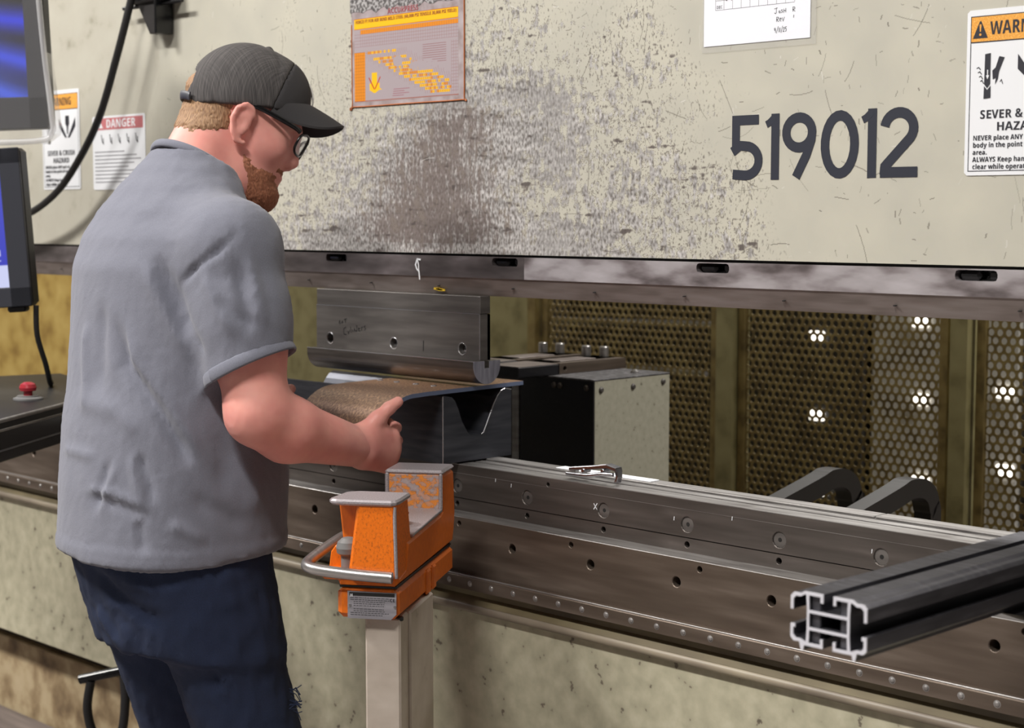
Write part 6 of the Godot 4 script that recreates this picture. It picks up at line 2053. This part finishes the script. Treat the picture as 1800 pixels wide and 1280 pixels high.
	for sg in [1.0, -1.0]:
		var loop := []
		for i in 33:
			var a := TAU * i / 32.0
			var zx := signf(cos(a)) * pow(absf(cos(a)), 0.7) * 0.029 + 0.037
			var uy := signf(sin(a)) * pow(absf(sin(a)), 0.7) * 0.0195 + 0.003
			loop.append(H * Vector3(0.119 - 3.2 * zx * zx + 0.10 * uy, uy, zx * sg))
		s = begin()
		tube(s, PackedVector3Array(loop), 0.0024, 8)
		put(s, "rim", M.black_gloss, gl)
		s = begin()
		var mid := Vector3.ZERO
		for i in 32: mid += loop[i] / 32.0
		for i in 32: tri(s, mid, loop[i], loop[i + 1], HF)
		put(s, "lens", M.glass, gl)
	s = begin()
	tube(s, smooth_path([H * Vector3(0.118, 0.012, 0.009), H * Vector3(0.121, 0.014, 0.0), H * Vector3(0.118, 0.012, -0.009)], 4), 0.0024, 8)
	put(s, "bridge", M.black_gloss, gl)
	# T-shirt and shorts
	var shirt := inst(field_mesh([nets(f_shirt, Vector3(-2.83, 0.73, -1.84), Vector3(-2.08, 1.56, -1.36), 0.007)], shirt_disp), "t_shirt", M.shirt, t)
	s = begin()
	var col := []
	for i in 37:
		var a := TAU * i / 36.0
		col.append(Vector3(BX, 1.487, -1.655) + Vector3(cos(a) * 0.078, sin(a) * -0.042 - 0.004, sin(a) * -0.067))
	tube(s, PackedVector3Array(col), 0.005, 8, 0.008)
	put(s, "collar", M.shirt, shirt)
	for sd in 2:
		var S := SR if sd == 0 else SL
		var E := ER if sd == 0 else EL
		var inw := -1.0 if sd == 0 else 1.0
		var cn := ((E - S).normalized() + Vector3(0.21, 0.0, -0.21)).normalized()
		var fb := frame_of(-cn)
		var loop := []
		for i in 33:
			var a := TAU * i / 32.0
			var cc := S.lerp(E, 0.69)
			# the cut through a slanting round sleeve: walk out to the sleeve wall
			var dirv := fb.x * cos(a) + fb.z * sin(a)
			var r := 0.06
			while cone(cc + dirv * r, S.lerp(E, 0.36), S.lerp(E, 0.90), 0.078, 0.070) < 0.0008: r += 0.001
			loop.append(cc + dirv * r + cn * -0.004)
		s = begin()
		tube(s, PackedVector3Array(loop), 0.0028, 8, 0.011)
		put(s, "cuff", M.shirt, shirt)
	inst(field_mesh([nets(f_shorts, Vector3(-2.70, 0.42, -1.84), Vector3(-2.21, 0.96, -1.38), 0.009)], shorts_disp), "shorts", M.shorts, t)
	s = begin()
	prism(s, PackedVector2Array([Vector2(-0.008, -0.014), Vector2(0.005, -0.016), Vector2(0.010, -0.004), Vector2(0.006, 0.009), Vector2(-0.002, 0.012), Vector2(-0.009, 0.004)]), 0.002, Transform3D(Basis(Vector3(0.25, 0, -0.97), Vector3.UP, Vector3(0.97, 0, 0.25)), Vector3(-2.2665, 0.757, -1.640)))
	put(s, "worn_hole", mat(c8(176, 168, 164), 0.9), t, "pale frayed hole")
	s = begin()
	var rg := RandomNumberGenerator.new()
	rg.seed = 3
	for i in 16:
		var a := Vector3(-2.266, 0.545 + rg.randf() * 0.045, -1.700 - rg.randf() * 0.006)
		tube(s, PackedVector3Array([a, a + Vector3(0.004, rg.randf_range(-0.012, 0.008), -0.010), a + Vector3(0.006, rg.randf_range(-0.022, 0.010), -0.018)]), 0.0009, 5)
	put(s, "frayed_threads", M.shorts, t).set_meta("kind", "stuff")
	for sg in [1.0, -1.0]:
		s = begin()
		var ft := func(q: Vector3) -> float:
			var d := ell(q, Vector3(BX + 0.105 * sg, 0.05, -1.70), Vector3(0.05, 0.055, 0.13))
			d = smin(d, ell(q, Vector3(BX + 0.10 * sg, 0.085, -1.645), Vector3(0.048, 0.07, 0.055)), 0.03)
			return maxf(d, 0.004 - q.y)
		inst(field_mesh([nets(ft, Vector3(BX + 0.105 * sg - 0.08, -0.02, -1.86), Vector3(BX + 0.105 * sg + 0.08, 0.18, -1.54), 0.012)]), "shoe", M.black, t)
